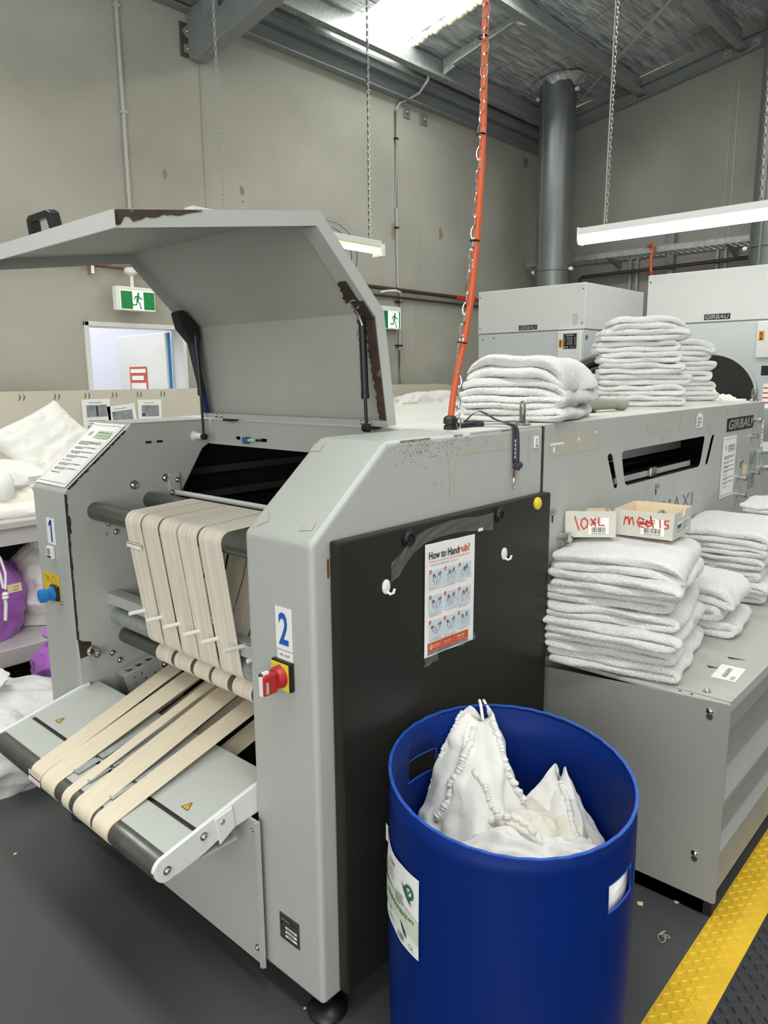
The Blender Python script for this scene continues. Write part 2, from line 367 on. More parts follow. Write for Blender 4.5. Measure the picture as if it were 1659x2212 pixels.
# strut between purlins
def strut():
    o = MB()
    y0, y1 = 4.07, 3.03; x = 5.72
    o.prism([(y0, ZR(y0)-.21), (y0, ZR(y0)-.05), (y1, ZR(y1)-.05), (y1, ZR(y1)-.21), (y1+.15, ZR(y1)-.15), (y0-.16, ZR(y0)-.15)], 'x', x, x+.012)
    o.prism([(y0-.16, ZR(y0)-.155), (y1+.15, ZR(y1)-.155), (y1+.15, ZR(y1)-.145), (y0-.16, ZR(y0)-.145)], 'x', x-.05, x+.012)
    tag(o.build('bridging_strut', 'galvanised'), 'short galvanised bridging strut between two purlins beside the skylight', 'roof beam')
strut()
# wall beam (eaves channel) and rafter frame
wbm = thing('wall_beam', 'long grey painted steel beam along the top of the left concrete wall', 'beam', (3, YW-0.06, 4.5))
MB().prism([(YW-0.002, 4.50), (YW-0.10, 4.50), (YW-0.10, 4.512), (YW-0.012, 4.512), (YW-0.012, 4.66), (YW-0.10, 4.66), (YW-0.10, 4.72), (YW-0.002, 4.72)], 'x', -5, XB-0.01).build('channel', 'beam_paint', wbm)
MB().prism([(YW-0.002, 4.722), (YW-0.14, 4.722), (YW-0.14, 4.75), (YW-0.05, 4.75), (YW-0.05, 4.86), (YW-0.002, 4.87)], 'x', -5, XB-0.01).build('flashing', 'galvanised', wbm)
# rake beam on the back wall
zr2 = lambda y: 5.37-0.172*y
rk = thing('rake_beam', 'sloping dark grey steel channel bolted high across the back wall', 'beam', (XB-0.05, 2, 4.8))
mb = MB()
for (a0, a1, dx) in ((0.0, 0.012, 0.09), (0.012, 0.15, 0.02), (0.15, 0.162, 0.09)):
    mb.prism([(YW, zr2(YW)+a0), (-4, zr2(-4)+a0), (-4, zr2(-4)+a1), (YW, zr2(YW)+a1)], 'x', XB-dx, XB-0.001)
mb.build('channel', 'beam_paint', rk)
for y in (3.10, 2.01, 1.717, 0.9):
    z = zr2(y)+0.03; fr = frame((XB-0.021, y, z), (0, -1, 0), (0, 0, 1))
    b_ = box('washer_plate', 'galvanised', XB-0.028, XB-0.02, y-0.045, y+0.045, z-0.0, z+0.09, rk); bolt('bolt', (XB-0.028, y, z+0.045), (-1, 0, 0), 0.016, b_)
pf = thing('portal_frame', 'grey steel column head and rafter meeting at the top left of the wall', 'beam', (2.78, 4.2, 4.1))
MB().box(2.76, 2.90, 4.14, 4.39, 4.16, 4.85).build('column_head', 'beam_paint', pf, bevel=0.01)
mb = MB(); y0, y1 = 4.32, -4.5
mb.prism([(y0, 4.14), (y1, 4.14+0.62*(y0-y1)*0+0.172*(y0-y1)+0.0), (y1, 4.14+0.172*(y0-y1)+0.22), (y0, 4.36)], 'x', 2.755, 2.895)
mb.build('rafter', 'beam_paint', pf, bevel=0.012)
MB().box(2.40, 2.75, 4.2, 4.39, 4.53, 4.56).box(2.40, 2.75, 4.37, 4.39, 4.53, 4.80).build('side_channel', 'beam_paint', pf)
pfp = MB().box(2.69, 2.88, YW-0.014, YW-0.002, 4.17, 4.43).build('fixing_plate', 'steel_grey', pf, bevel=0.01)
for z, rz in ((4.365, 45), (4.235, 0)):
    m_ = Matrix.Translation((2.755, YW-0.018, z)) @ Matrix.Rotation(math.radians(rz), 4, 'Y'); wpl = MB().box(-.032, .032, -.006, .004, -.032, .032, m_).build('washer_plate', 'galvanised', pfp); bolt('bolt', (2.755, YW-0.024, z), (0, -1, 0), 0.014, wpl)
for (x, z, nm) in ((5.50, 4.405, 'left'), (5.79, 4.40, 'right')):
    a = thing('anchor_plate', 'small square dark anchor plate with bolt under the wall beam, %s of the pair' % nm, 'anchor plate', (x, YW-0.01, z), 'anchor plates under the wall beam')
    box('plate', 'beam_paint', x-.06, x+.06, YW-0.012, YW-0.001, z-.06, z+.06, a, bevel=0.006); bolt('bolt', (x, YW-0.012, z), (0, -1, 0), 0.02, a)
a = thing('anchor_plate', 'small dark anchor plate beside the round duct near the wall corner', 'anchor plate', (7.9, YW-0.01, 4.35), 'anchor plates under the wall beam')
box('plate', 'beam_paint', 7.85, 7.97, YW-0.012, YW-0.001, 4.30, 4.42, a, bevel=0.006); bolt('bolt', (7.91, YW-0.012, 4.36), (0, -1, 0), 0.02, a)
tag(MB().tube([(8.2, 4.05, 4.86), (7.45, 3.05, 5.02), (6.45, 1.85, 5.13), (5.2, 0.4, 5.3)], 0.014, 8).build('brace_rod', 'conduit_grey', smooth=True), 'thin diagonal steel brace rod under the foil ceiling behind the white chain', 'rod')

# door in the left wall
dr = thing('door_1', 'bright open side door in the concrete wall, white leaf pushed outwards', 'door', (2.14, YW, 0)); dr['kind'] = 'structure'
fr_ = MB(); fr_.box(1.70, 1.735, YW-0.02, YW+0.17, 0, 2.05); fr_.box(2.555, 2.59, YW-0.02, YW+0.17, 0, 2.05); fr_.box(1.70, 2.59, YW-0.02, YW+0.17, 2.015, 2.05); fr_.build('door_frame', 'white_paint', dr, bevel=0.004)
leaf = MB().box(0, 0.86, -0.02, 0.02, 0.01, 2.0, Matrix.Translation((2.52, YW+0.17, 0)) @ Matrix.Rotation(math.radians(88), 4, 'Z')).build('door_leaf', 'white_paint', dr, bevel=0.003)
fl = Matrix.Translation((2.52, YW+0.17, 0)) @ Matrix.Rotation(math.radians(88), 4, 'Z') @ frame((0, 0.021, 0), (-1, 0, 0), (0, 0, 1))
dsg = rects('door_sign', 'ink_orange', [(-0.66, 1.50, -0.34, 1.72)], fl, leaf, 0.002)
rects('sign_lettering', 'paper', [(-0.64, 1.665, -0.36, 1.70), (-0.62, 1.60, -0.40, 1.64), (-0.64, 1.52, -0.36, 1.575)], fl, dsg, 0.004)
MB().tube([(2.53, YW+0.16, 0.02), (2.53, YW+0.16, 2.0)], 0.012, 8).build('hinge_post', 'blue_plastic', dr, smooth=True)
yw = struct(box('wall_yard', 'yard_wall', -1, 6, 7.3, 7.4, 0, 3.2))

# exit signs
def run_man(fr, s, m, parent):
    mb = MB(); disc(mb, fr, 0.02*s, 0.42*s, 0.075*s, 0.0012)
    o = mb.build('running_figure_head', m, parent)
    strokes('running_figure', m, [[(0.0, .30*s), (-.06*s, .02*s)]], 0.15*s, fr, parent, 0.0012)
    strokes('running_figure', m, [[(.0, .30*s), (-.16*s, .26*s), (-.25*s, .10*s)], [(.03*s, .30*s), (.14*s, .14*s), (.26*s, .17*s)], [(-.05*s, .02*s), (.09*s, -.14*s), (.13*s, -.38*s), (.2*s, -.38*s)], [(-.08*s, .02*s), (-.13*s, -.2*s), (-.36*s, -.22*s), (-.38*s, -.16*s)]], 0.065*s, fr, parent, 0.0013)
ex = thing('exit_sign', 'green and white running man exit sign hanging above the side door', 'exit sign', (2.07, 4.27, 2.13), 'exit signs')
bx = box('housing', 'white_plastic', 1.905, 2.235, 4.25, 4.31, 2.135, 2.315, ex, bevel=0.006)
fx = frame((2.085, 4.249, 2.215), (1, 0, 0), (0, 0, 1))
rects('sign_face', 'exit_face', [(-.15, -.072, .145, .072)], fx, ex, 0.001)
rects('green_panel', 'exit_green', [(-.145, -.068, -.048, .066)], fx, ex, 0.002); rects('green_panel', 'exit_green', [(.047, -.068, .142, .066)], fx, ex, 0.002)
run_man(frame((2.085, 4.2465, 2.208), (1, 0, 0), (0, 0, 1)), 0.135, 'exit_green', ex)
MB().tube([(2.06, 4.28, 2.31), (2.06, 4.28, 2.40)], 0.014, 10).lathe((2.06, 4.28, 2.40), (0, 0, 1), [(0, .02), (.02, .05), (.05, .055), (.06, .04)], 16).build('ceiling_mount', 'white_plastic', ex, smooth=True)
ex2 = thing('exit_sign', 'small exit sign half hidden behind the raised lid edge, beside the white wall cable', 'exit sign', (5.2, YW-0.05, 2.1), 'exit signs')
box('housing', 'white_plastic', 5.0, 5.32, YW-0.07, YW-0.02, 2.12, 2.36, ex2, bevel=0.004)
f2 = frame((5.15, YW-0.071, 2.22), (1, 0, 0), (0, 0, 1)); rects('sign_face', 'exit_face', [(-.14, -.09, .16, .09)], f2, ex2, 0.001); rects('green_panel', 'exit_green', [(-.14, -.09, -.05, .09)], f2, ex2, 0.002); rects('green_panel', 'exit_green', [(.13, -.09, .15, .09)], f2, ex2, 0.002); run_man(frame((5.21, YW-0.0725, 2.21), (1, 0, 0), (0, 0, 1)), 0.17, 'exit_green', ex2)

# conduits, cables and pipes on the left wall
cd = thing('wall_conduit', 'pale vertical conduit with saddles on the concrete wall at the left', 'conduit', (2.14, YW-0.02, 2.3))
MB().tube([(2.142, YW-0.02, 4.8), (2.143, YW-0.02, 2.5)], 0.016, 10).build('pipe', 'conduit_grey', cd, smooth=True)
for z in (4.36, 3.62): MB().box(2.118, 2.168, YW-0.038, YW-0.001, z-.012, z+.012).build('saddle', 'conduit_grey', cd, bevel=0.003)
wc = thing('wall_cable', 'white cable curving down from the purlin and along the concrete wall', 'cable', (5.3, YW-0.02, 1.5))
MB().tube([(5.60, 4.13, 4.80), (5.62, 4.2, 4.70), (5.60, 4.30, 4.60), (5.50, 4.36, 4.53), (5.36, 4.37, 4.46), (5.31, 4.38, 4.38), (5.31, 4.385, 3.4), (5.33, 4.385, 2.6), (5.36, 4.36, 2.5), (5.37, 4.385, 2.3), (5.35, 4.385, 1.9), (5.36, 4.385, 1.4)], 0.015, 8).build('cable', 'conduit_grey', wc, smooth=True)
for z in (4.1, 3.2, 2.42, 1.95): MB().box(5.29, 5.39 if z < 3 else 5.335, YW-0.035, YW-0.001, z-.008, z+.008).build('clip', 'black_plastic', wc)
tag(MB().tube([(5.32, 4.34, 2.52), (5.22, 4.32, 2.53), (5.1, 4.34, 2.52), (5.0, 4.34, 2.5)], 0.012, 8).build('power_lead', 'white_plastic', smooth=True), 'short white lead looping off the pipes beside the raised lid', 'cable')
tag(MB().tube([(2.6, YW-0.05, 2.56), (7.1, YW-0.05, 2.535), (8.1, YW-0.05, 2.53)], 0.022, 10).build('brown_pipe', 'brown_pipe', smooth=True), 'thicker dark brown pipe running along the left wall, upper of the two', 'pipe', 'pipes along the wall')
tag(MB().tube([(4.0, YW-0.04, 2.47), (8.1, YW-0.04, 2.46)], 0.014, 8).build('brown_pipe', 'brown_pipe', smooth=True), 'thinner brown pipe running along the left wall, lower of the two', 'pipe', 'pipes along the wall')
pl_ = MB().box(6.35, 6.75, YW-0.078, YW-0.03, 2.515, 2.56).build('pipe_marker', 'ink_red'); tag(pl_, 'short red marker band wrapped on the brown wall pipe', 'pipe label')
cp = thing('copper_pipe', 'copper pipe clipped to the wall under the raised lid', 'pipe', (1.9, YW-0.04, 2.46))
MB().tube([(-2, YW-0.04, 2.475), (2.6, YW-0.04, 2.462)], 0.013, 8).build('pipe', 'copper', cp, smooth=True)
MB().box(1.765, 1.79, YW-0.06, YW-0.001, 2.40, 2.48).build('pipe_clip', 'bright_metal', cp)
tag(box('blue_box', 'blue_plastic', 2.0, 2.14, YW-0.05, YW-0.001, 2.515, 2.56), 'blue strip on the wall just above the copper pipe under the lid', 'label')

# pipes and cable tray on the back wall
tr = thing('cable_tray', 'galvanised ladder cable tray high on the back wall behind the duct', 'cable tray', (8.05, 2.9, 3.0))
MB().box(7.9, 7.905, -3, 4.35, 3.03, 3.10).box(7.895, 7.94, -3, 4.35, 3.095, 3.10).build('side_rail', 'galvanised', tr)
MB().box(8.22, 8.225, -3, 4.35, 3.03, 3.10).build('side_rail', 'galvanised', tr)
for k in range(60): MB().box(7.905, 8.22, 4.28-k*0.075, 4.30-k*0.075, 3.035, 3.05).build('rung', 'galvanised', tr)
for y in (3.15, 1.75, 4.2): MB().prism([(7.9, 3.02), (8.24, 2.93), (8.24, 3.02)], 'y', y, y+0.04).build('bracket', 'beam_paint', tr)
tag(MB().tube([(8.12, 3.66, 2.3), (8.12, 3.66, 2.84), (8.12, 3.62, 2.86), (8.12, 1.4, 2.89), (8.12, -1.0, 2.92)], 0.022, 10).build('back_wall_pipe', 'brown_pipe', smooth=True), 'dark brown pipe with an elbow running along the back wall below the tray', 'pipe')
for y, l_ in ((3.0, 'nearest the duct'), (1.95, 'further right')):
    u = thing('wall_upright', 'pair of thin galvanised channels on the back wall below the tray, %s' % l_, 'channel', (8.2, y, 2)); MB().box(8.2, 8.24, y, y+.03, 1.5, 3.1).build('channel', 'galvanised', u); MB().box(8.2, 8.24, y-.09, y-.06, 1.5, 3.1).build('channel', 'galvanised', u)
tag(box('wall_stud', 'beam_paint', 8.16, 8.245, 2.46, 2.54, 1.5, 3.5), 'dark vertical steel post on the back wall behind the cable tray', 'post')
tag(MB().tube([(7.86, 2.66, 3.10), (7.86, 2.60, 3.12), (7.86, 2.585, 3.05), (7.84, 2.60, 2.95), (7.82, 2.585, 2.80), (7.82, 2.59, 2.3)], 0.02, 8).build('orange_cable_drop', 'cable_orange', smooth=True), 'short orange cable dropping from the cable tray behind the right dryer', 'cable')

# round ducts
def duct(x, y, r, z1, label):
    d = thing('round_duct', label, 'duct', (x, y, 2.0), 'round exhaust ducts')
    MB().lathe((x, y, 2.0), (0, 0, 1), [(0, r), (0.86, r), (0.865, r+.012), (0.885, r+.012), (0.89, r), (z1-2.0, r)], 40).build('pipe', 'duct_metal', d, smooth=True)
    MB().box(x-r-.004, x-r+.02, y+.05, y+.07, 2.0, z1-.05).build('seam', 'duct_metal', d)
    for s in (-1, 1):
        MB().lathe((x-.02, y+s*(r+.02), 2.875), (0, s, 0), [(0, .02), (.03, .026), (.045, .018)], 10).build('clamp_bolt', 'white_plastic', d, smooth=True)
        MB().lathe((x-.02, y+s*(r+.02), z1-.14), (0, s, 0), [(0, .02), (.03, .026), (.045, .018)], 10).build('clamp_bolt', 'white_plastic', d, smooth=True)
    mb = MB()
    def fo(i, j):
        t = 2*PI*i/40; rr = r+.005+j*.035; zz = z1-.03+j*.02+.02*math.sin(t*5+j)+.012*math.sin(t*9); zz = min(zz, ZR(y+rr*math.sin(t))-.03) if j else zz-.03
        return (x+rr*math.cos(t), y+rr*math.sin(t), zz)
    mb.grid(fo, 40, 4, True); mb.build('foil_collar', 'foil', d, smooth=True)
duct(7.42, 3.66, 0.215, ZR(3.66)-0.0, 'round galvanised duct rising behind the left dryer to the ceiling')
duct(7.42, 1.16, 0.215, ZR(1.16), 'round galvanised duct at the right edge behind the right dryer')

# hanging lights and chains
def chain(name, p0, p1, label, cat='chain', link_=0.034, wire=0.0028, m='zinc_chain', cable=None, group=None):
    p0 = V3(p0); p1 = V3(p1); L = (p1-p0).length; n = max(2, int(L/(link_*0.78))); d = (p1-p0).normalized(); mb = MB()
    a = d.cross(V3((0.3, 1, 0))).normalized(); b = d.cross(a).normalized()
    for i in range(n):
        c = p0+(p1-p0)*((i+.5)/n); u = (a+b) if i % 2 else (a-b); u.normalize(); nn = d.cross(u)
        pts = []
        for k in range(10):
            t = 2*PI*k/10; pts.append((c+d*math.cos(t)*link_*0.5+u*math.sin(t)*link_*0.24, ))
        rows = []
        for k in range(10):
            q = pts[k][0]; o_ = (q-c).normalized(); rows.append([mb.bm.verts.new(q+o_*wire*math.cos(PI/2*s)+nn*wire*math.sin(PI/2*s)) for s in range(4)])
        for k in range(10):
            for s in range(4): mb.bm.faces.new((rows[k][s], rows[(k+1) % 10][s], rows[(k+1) % 10][(s+1) % 4], rows[k][(s+1) % 4]))
    return mb.build(name, m, smooth=True)
def hang(name, p0, p1, label, group='light chains', lead='conduit_grey'):
    o = chain(name, p0, p1, label); tag(o, label, 'chain', group)
    if lead: MB().tube([V3(p0)+V3((0.004, 0.014, 0)), (V3(p0)+V3(p1))/2+V3((0.01, 0.02, 0)), V3(p1)+V3((0.004, 0.014, 0))], 0.0035, 6).build('power_lead', lead, o)
    return o
lr = thing('linear_light', 'white suspended linear light with glowing diffuser above the dryers, right', 'light', (3.5, 0.6, 2.44))
ya, yb = -0.12, 1.226
MB().prism([(3.46, 2.535), (3.46, 2.495), (3.475, 2.49), (3.525, 2.49), (3.54, 2.495), (3.54, 2.535)], 'y', ya, yb).build('housing', 'white_paint', lr)
MB().prism([(3.462, 2.494), (3.466, 2.455), (3.48, 2.44), (3.52, 2.44), (3.534, 2.455), (3.538, 2.494)], 'y', ya+.01, yb-.012).build('diffuser', 'tube_white', lr)
for y in (ya, yb): MB().prism([(3.456, 2.54), (3.456, 2.46), (3.47, 2.436), (3.53, 2.436), (3.544, 2.46), (3.544, 2.54)], 'y', y-.004, y+.004).build('end_cap', 'white_plastic', lr)
hang('light_chain', (3.5, 1.055, 2.54), (3.5, 1.02, ZR(1.02)-.03), 'long thin chain hanging down to the left end of the right hand linear light')
hang('light_chain', (3.5, 0.15, 2.54), (3.5, 0.20, ZR(0.2)-.03), 'chain hanging to the far right part of the linear light, at the photo edge', lead=None)
ll = thing('batten_light', 'warm glowing fluorescent batten light end showing behind the raised lid', 'light', (2.6, 3.0, 2.56))
MB().box(1.75, 3.50, 2.955, 3.045, 2.625, 2.672).build('housing', 'white_paint', ll, bevel=0.004)
MB().tube([(1.78, 3.0, 2.597), (3.49, 3.0, 2.597)], 0.022, 12).build('tube', 'tube_warm', ll, smooth=True)
MB().box(1.75, 3.50, 2.962, 3.038, 2.621, 2.627).build('reflector', 'yellow_label', ll)
ec = MB().box(3.49, 3.535, 2.95, 3.05, 2.555, 2.65).build('end_cap', 'white_plastic', ll, bevel=0.004)
MB().box(3.484, 3.49, 2.965, 3.035, 2.565, 2.64).build('socket', 'paper_cream', ec)
hang('light_chain', (2.02, 3.0, 2.68), (2.0, 3.0, ZR(3)-.2), 'bare pale chain on the left coming down behind the raised lid', lead=None)
hang('light_chain', (3.41, 3.0, 2.68), (3.41, 3.0, ZR(3)-.2), 'dark chain with a strapped lead to the warm batten light', lead='black_plastic')
fn = thing('wall_fan', 'dark wire fan cage mostly hidden behind the batten light and lid', 'fan', (3.6, 3.7, 2.4))
mb = MB(); 
for k in range(6): mb.ring((3.62, 3.75, 2.66), (-.6, -1, 0), 0.05+0.05*k, 0.003, 30, 4)
mb.build('cage', 'black_plastic', fn); MB().lathe((3.66, 3.80, 2.66), (-.6, -1, 0), [(0, .06), (.06, .06)], 16).build('motor', 'black_plastic', fn)
MB().tube([(3.68, 3.82, 2.66), (3.9, YW-.0, 2.66)], 0.02, 8).build('bracket', 'black_plastic', fn)
# ================================================================== the ironing machine
iro = thing('flatwork_ironer', 'long grey flatwork ironing machine with its front lid raised', 'ironing machine', (0, 0, 0))
TOP = 1.463
# near and far end housings
MB().prism([(0, .07), (0, 1.253), (.254, TOP), (.988, TOP), (.988, .07)], 'y', 0, .24).build('end_housing', 'grey_paint', iro, bevel=0.012, seg=3)
fh = MB().prism([(0, .07), (0, 1.253), (.254, TOP), (.6, TOP), (.6, 1.372), (.575, 1.372), (.545, 1.355), (.43, 1.18), (.40, 1.0), (.40, .07)], 'y', 1.2, 1.44).build('end_housing', 'grey_paint', iro, bevel=0.006)
# side panel of the second section with its inspection window and slots
fs = frame((0, 0.002, 0), (1, 0, 0), (0, 0, 1))
win = [(1.557, 1.335), (2.445, 1.336), (2.40, 1.198), (1.604, 1.199)]
holes = [rounded(win, .03), rounded([(1.44, 1.333), (1.484, 1.336), (1.548, 1.20), (1.513, 1.198)], .02), rounded([(2.522, 1.333), (2.57, 1.337), (2.50, 1.197), (2.458, 1.199)], .02)]
outer = [(.992, .07), (3.33, .07), (3.33, 1.2), (3.318, TOP), (.992, TOP)]
plate('side_panel', 'grey_paint_worn', outer, holes, .004, fs, iro)
plate('side_panel', 'grey_paint_worn', outer, holes, .004, frame((0, 1.438, 0), (1, 0, 0), (0, 0, 1)), iro)
box('end_section', 'grey_paint', 3.336, 3.9, 0.0, 1.42, .07, 1.20, iro, bevel=0.01)
MB().prism([(3.30, 1.2), (3.30, TOP-.002), (3.318, TOP-.002), (3.37, 1.2)], 'y', 0.005, 1.43).build('end_plate', 'grey_paint', iro)
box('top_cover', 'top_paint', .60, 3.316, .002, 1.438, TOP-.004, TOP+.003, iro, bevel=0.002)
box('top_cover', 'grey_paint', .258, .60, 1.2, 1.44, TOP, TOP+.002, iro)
box('far_panel', 'grey_paint', .40, .992, 1.434, 1.44, .07, TOP-.004, iro)
box('shade_liner', 'interior_dark', .602, 1.40, 1.425, 1.433, .3, 1.455, iro)
box('shade_liner', 'interior_dark', 1.40, 3.2, 1.410, 1.42, 1.16, 1.455, iro)  # dark sheets added so the cavity looks unlit through the openings
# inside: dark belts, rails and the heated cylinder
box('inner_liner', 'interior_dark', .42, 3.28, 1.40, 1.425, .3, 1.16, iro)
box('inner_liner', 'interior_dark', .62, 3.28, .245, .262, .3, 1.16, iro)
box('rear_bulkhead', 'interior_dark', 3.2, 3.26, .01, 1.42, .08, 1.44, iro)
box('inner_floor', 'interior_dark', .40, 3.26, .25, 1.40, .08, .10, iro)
MB().lathe((2.0, .20, .86), (0, 1, 0), [(0, .05), (0, .32), (1.0, .32), (1.0, .05)], 64).build('ironing_cylinder', 'steel_grey', iro, smooth=True)
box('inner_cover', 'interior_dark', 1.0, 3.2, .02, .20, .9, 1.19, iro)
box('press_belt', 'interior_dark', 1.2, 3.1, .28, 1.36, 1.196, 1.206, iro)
MB().prism([(2.05, 1.245), (2.10, 1.268), (2.95, 1.268), (2.95, 1.225), (2.05, 1.225)], 'y', .30, .32).build('light_guard', 'white_paint', iro)
for (y, z) in ((1.36, 1.235), (1.33, 1.14)): MB().box(.45, 2.9, y, y+.03, z, z+.028).build('guide_rail', 'interior_mid', iro)
mt = MB().box(1.95, 2.12, .25, .40, 1.24, 1.33).lathe((1.95, .32, 1.285), (-1, 0, 0), [(0, .04), (.06, .035)], 16).build('tension_motor', 'black_plastic', iro, bevel=0.01)
MB().prism([(1.62, 1.199), (2.41, 1.199), (2.41, 1.222), (1.62, 1.222)], 'y', .05, .056).build('window_rail', 'grey_paint', iro)
box('rail_clamp', 'bright_metal', 1.93, 1.99, .035, .05, 1.195, 1.235, iro, bevel=0.004)
MB().prism([(.85, 1.05), (1.1, 1.36), (1.115, 1.36), (.87, 1.05)], 'y', .45, .60).prism([(.80, 1.36), (1.0, 1.05), (1.015, 1.05), (.815, 1.36)], 'y', .40, .43).build('inner_brace', 'interior_mid', iro)
# cross beam under the hinge
fb = frame((.5795, 0, 0), (0, -1, 0), (0, 0, 1))
cb = plate('cross_beam', 'grey_paint', [(-1.2, 1.372), (-.24, 1.372), (-.24, TOP), (-1.2, TOP)], [rounded([(-1.037, 1.395), (-1.007, 1.395), (-1.007, 1.407), (-1.037, 1.407)], .005), rounded([(-.89, 1.394), (-.855, 1.394), (-.855, 1.406), (-.89, 1.406)], .005)], .006, fb, iro)
box('catch', 'dial_blue', .555, .577, .948, .97, 1.385, 1.408, cb, bevel=0.002)
MB().tube([(.567, .948, 1.397), (.567, .905, 1.399)], .006, 10).build('catch_pin', 'pale_green', cb, smooth=True)
MB().tube([(.567, .905, 1.399), (.570, .87, 1.4)], .004, 8).build('catch_pin', 'black_plastic', cb, smooth=True)
box('cover_lip', 'white_paint', .577, .66, .24, 1.2, TOP-.002, TOP+.004, iro, bevel=0.001)
for k, (x, z) in enumerate(((.319, 1.395), (.363, 1.395))): box('slot', 'black_plastic', x-.011, x+.011, 1.1975, 1.2, z-.004, z+.004, fh)
# bolts and stubs on the far inner wall
for (x, z, r) in ((.251, 1.249, .012), (.377, 1.261, .011), (.147, 1.127, .008), (.172, 1.094, .008), (.124, .663, .008), (.149, .629, .008), (.135, 1.09, .004)): bolt('bolt', (x, 1.2, z), (0, -1, 0), r, fh)
mp = box('mounting_plate', 'grey_paint', .385, .435, 1.190, 1.2, 1.19, 1.275, fh, bevel=0.006)
for (x, z) in ((.422, 1.25), (.396, 1.206)): bolt('bolt', (x, 1.19, z), (0, -1, 0), .008, fh)
MB().lathe((.511, 1.2, 1.405), (0, -1, 0), [(0, .018), (.004, .018), (.006, .012), (.055, .012), (.055, .004)], 16).build('strut_peg', 'white_paint', fh, smooth=True)
MB().lathe((.046, 1.2, .694), (0, -1, 0), [(0, .018), (.01, .018), (.012, .013), (.05, .014), (.05, .009), (.03, .009)], 20).build('stub_tube', 'chrome', fh, smooth=True)
MB().prism([(.004, .75), (.018, .735), (.05, .725), (.05, .68), (.008, .675)], 'y', 1.1985, 1.2005).build('worn_patch', 'rust_burn', fh)
def gouge():
    random.seed(5); L_ = []; R_ = []
    for k in range(60):
        z = 1.245-k*(1.245-.745)/59; w_ = .0035+.0035*random.random()+(.006 if 8 < k < 16 else 0); L_.append((.001+.001*random.random(), z)); R_.append((.003+w_, z))
    MB().prism(L_+R_[::-1], 'y', 1.1978, 1.2004).build('worn_edge', 'dark_gouge', fh)
    a = V3((.012, 0, 1.262)); b = V3((.23, 0, 1.442)); up = []; dn = []
    for k in range(50):
        p = a.lerp(b, k/49); n_ = V3((.64, 0, -.77)); w_ = (.004+.004*random.random())*(1 if k % 9 else .3); up.append((p.x, p.z)); q = p+n_*w_; dn.append((q.x, q.z))
    MB().prism(up+dn[::-1], 'y', 1.1978, 1.2004).build('worn_edge', 'dark_gouge', fh)
gouge()
# perforated bracket on the far inner wall
mbk = Matrix.Translation((.256, 1.19, .583)) @ Matrix.Rotation(math.radians(-12), 4, 'Y')
pb = plate('perforated_bracket', 'grey_paint', [(-.125, -.032), (.14, -.032), (.14, .034), (-.125, .034)], [[(q-.004, -.018), (q+.004, -.018), (q+.004, -.010), (q-.004, -.010)] for q in (-.09, -.05, -.01, .03, .07, .11)]+[[(q-.004, .008), (q+.004, .008), (q+.004, .016), (q-.004, .016)] for q in (-.09, -.06, .04, .07, .11)], .004, mbk @ frame((0, -.055, 0), (1, 0, 0), (0, 0, 1)), fh)
m_ = plate('bracket_top', 'grey_paint', [(-.125, -.06), (.14, -.06), (.14, 0), (-.125, 0)], [[(q-.012, -.045), (q+.012, -.045), (q+.012, -.02), (q-.012, -.02)] for q in (-.09, -.05, -.01, .03, .07, .11)], .004, mbk @ frame((0, .0, .034), (1, 0, 0), (0, 1, 0)), fh)
bolt('bolt', tuple(mbk @ V3((.03, -.058, .0))), (0, -1, 0), .01, fh)
# rollers
def roller(name, x, z, r, m='steel_grey', y0=.24, y1=1.2): return MB().lathe((x, y0, z), (0, 1, 0), [(0, r), (y1-y0, r)], 32).build(name, m, iro, smooth=True)
roller('upper_roller', .105, 1.176, .031); roller('upper_roller', .312, 1.188, .029); roller('lower_roller', .157, .795, .031, 'galvanised'); roller('lower_roller', .182, .716, .030, 'steel_grey')
MB().tube([(.414, 1.2, 1.204), (.414, .24, 1.204)], .0095, 14).build('cross_bar', 'white_paint', iro, smooth=True)
roller('drive_roller', .42, .80, .045); 
MB().box(.125, .129, .24, 1.2, .845, .885).box(.125, .165, .24, 1.2, .883, .887).build('peg_rail', 'grey_paint', iro)
for y in (.941, .837, .739, .636, .541, .436, .33): MB().tube([(.06, y, .878), (.128, y-.006, .878)], .0065, 10).build('guide_peg', 'white_plastic', iro, smooth=True)
# cloth tapes: closed loops in the x-z plane with width in y
def loop_tape(name, path, y0, y1, th, m, parent, skew=0.0, closed=True, wav=0.0):
    P = [V3((p[0], 0, p[1])) for p in path]; n = len(P); mb = MB(); rows = []
    for i in range(n):
        a = P[i-1] if (closed or i) else P[i]; b = P[(i+1) % n] if (closed or i < n-1) else P[i]; d = (b-a).normalized(); nn = V3((-d.z, 0, d.x)); s = skew*P[i].x+wav*math.sin(i*1.3)
        rows.append([mb.bm.verts.new(q) for q in (P[i]+nn*th+V3((0, y0+s, 0)), P[i]+nn*th+V3((0, y1+s, 0)), P[i]+V3((0, y1+s, 0)), P[i]+V3((0, y0+s, 0)))])
    for i in range(n if closed else n-1):
        for k in range(4): mb.bm.faces.new((rows[i][k], rows[(i+1) % n][k], rows[(i+1) % n][(k+1) % 4], rows[i][(k+1) % 4]))
    return mb.build(name, m, parent, smooth=True)
def arc(cx, cz, r, a0, a1, n=12): return [(cx+r*math.cos(math.radians(a0+(a1-a0)*k/n)), cz+r*math.sin(math.radians(a0+(a1-a0)*k/n))) for k in range(n+1)]
up_path = arc(.312, 1.188, .031, 0, 92)+arc(.105, 1.176, .034, 88, 186)+arc(.157, .795, .034, 186, 330)+[(.24, .86), (.30, 1.0), (.345, 1.15)]
tapes_u = [(.854, .943), (.756, .845), (.656, .745), (.555, .650), (.441, .544)]
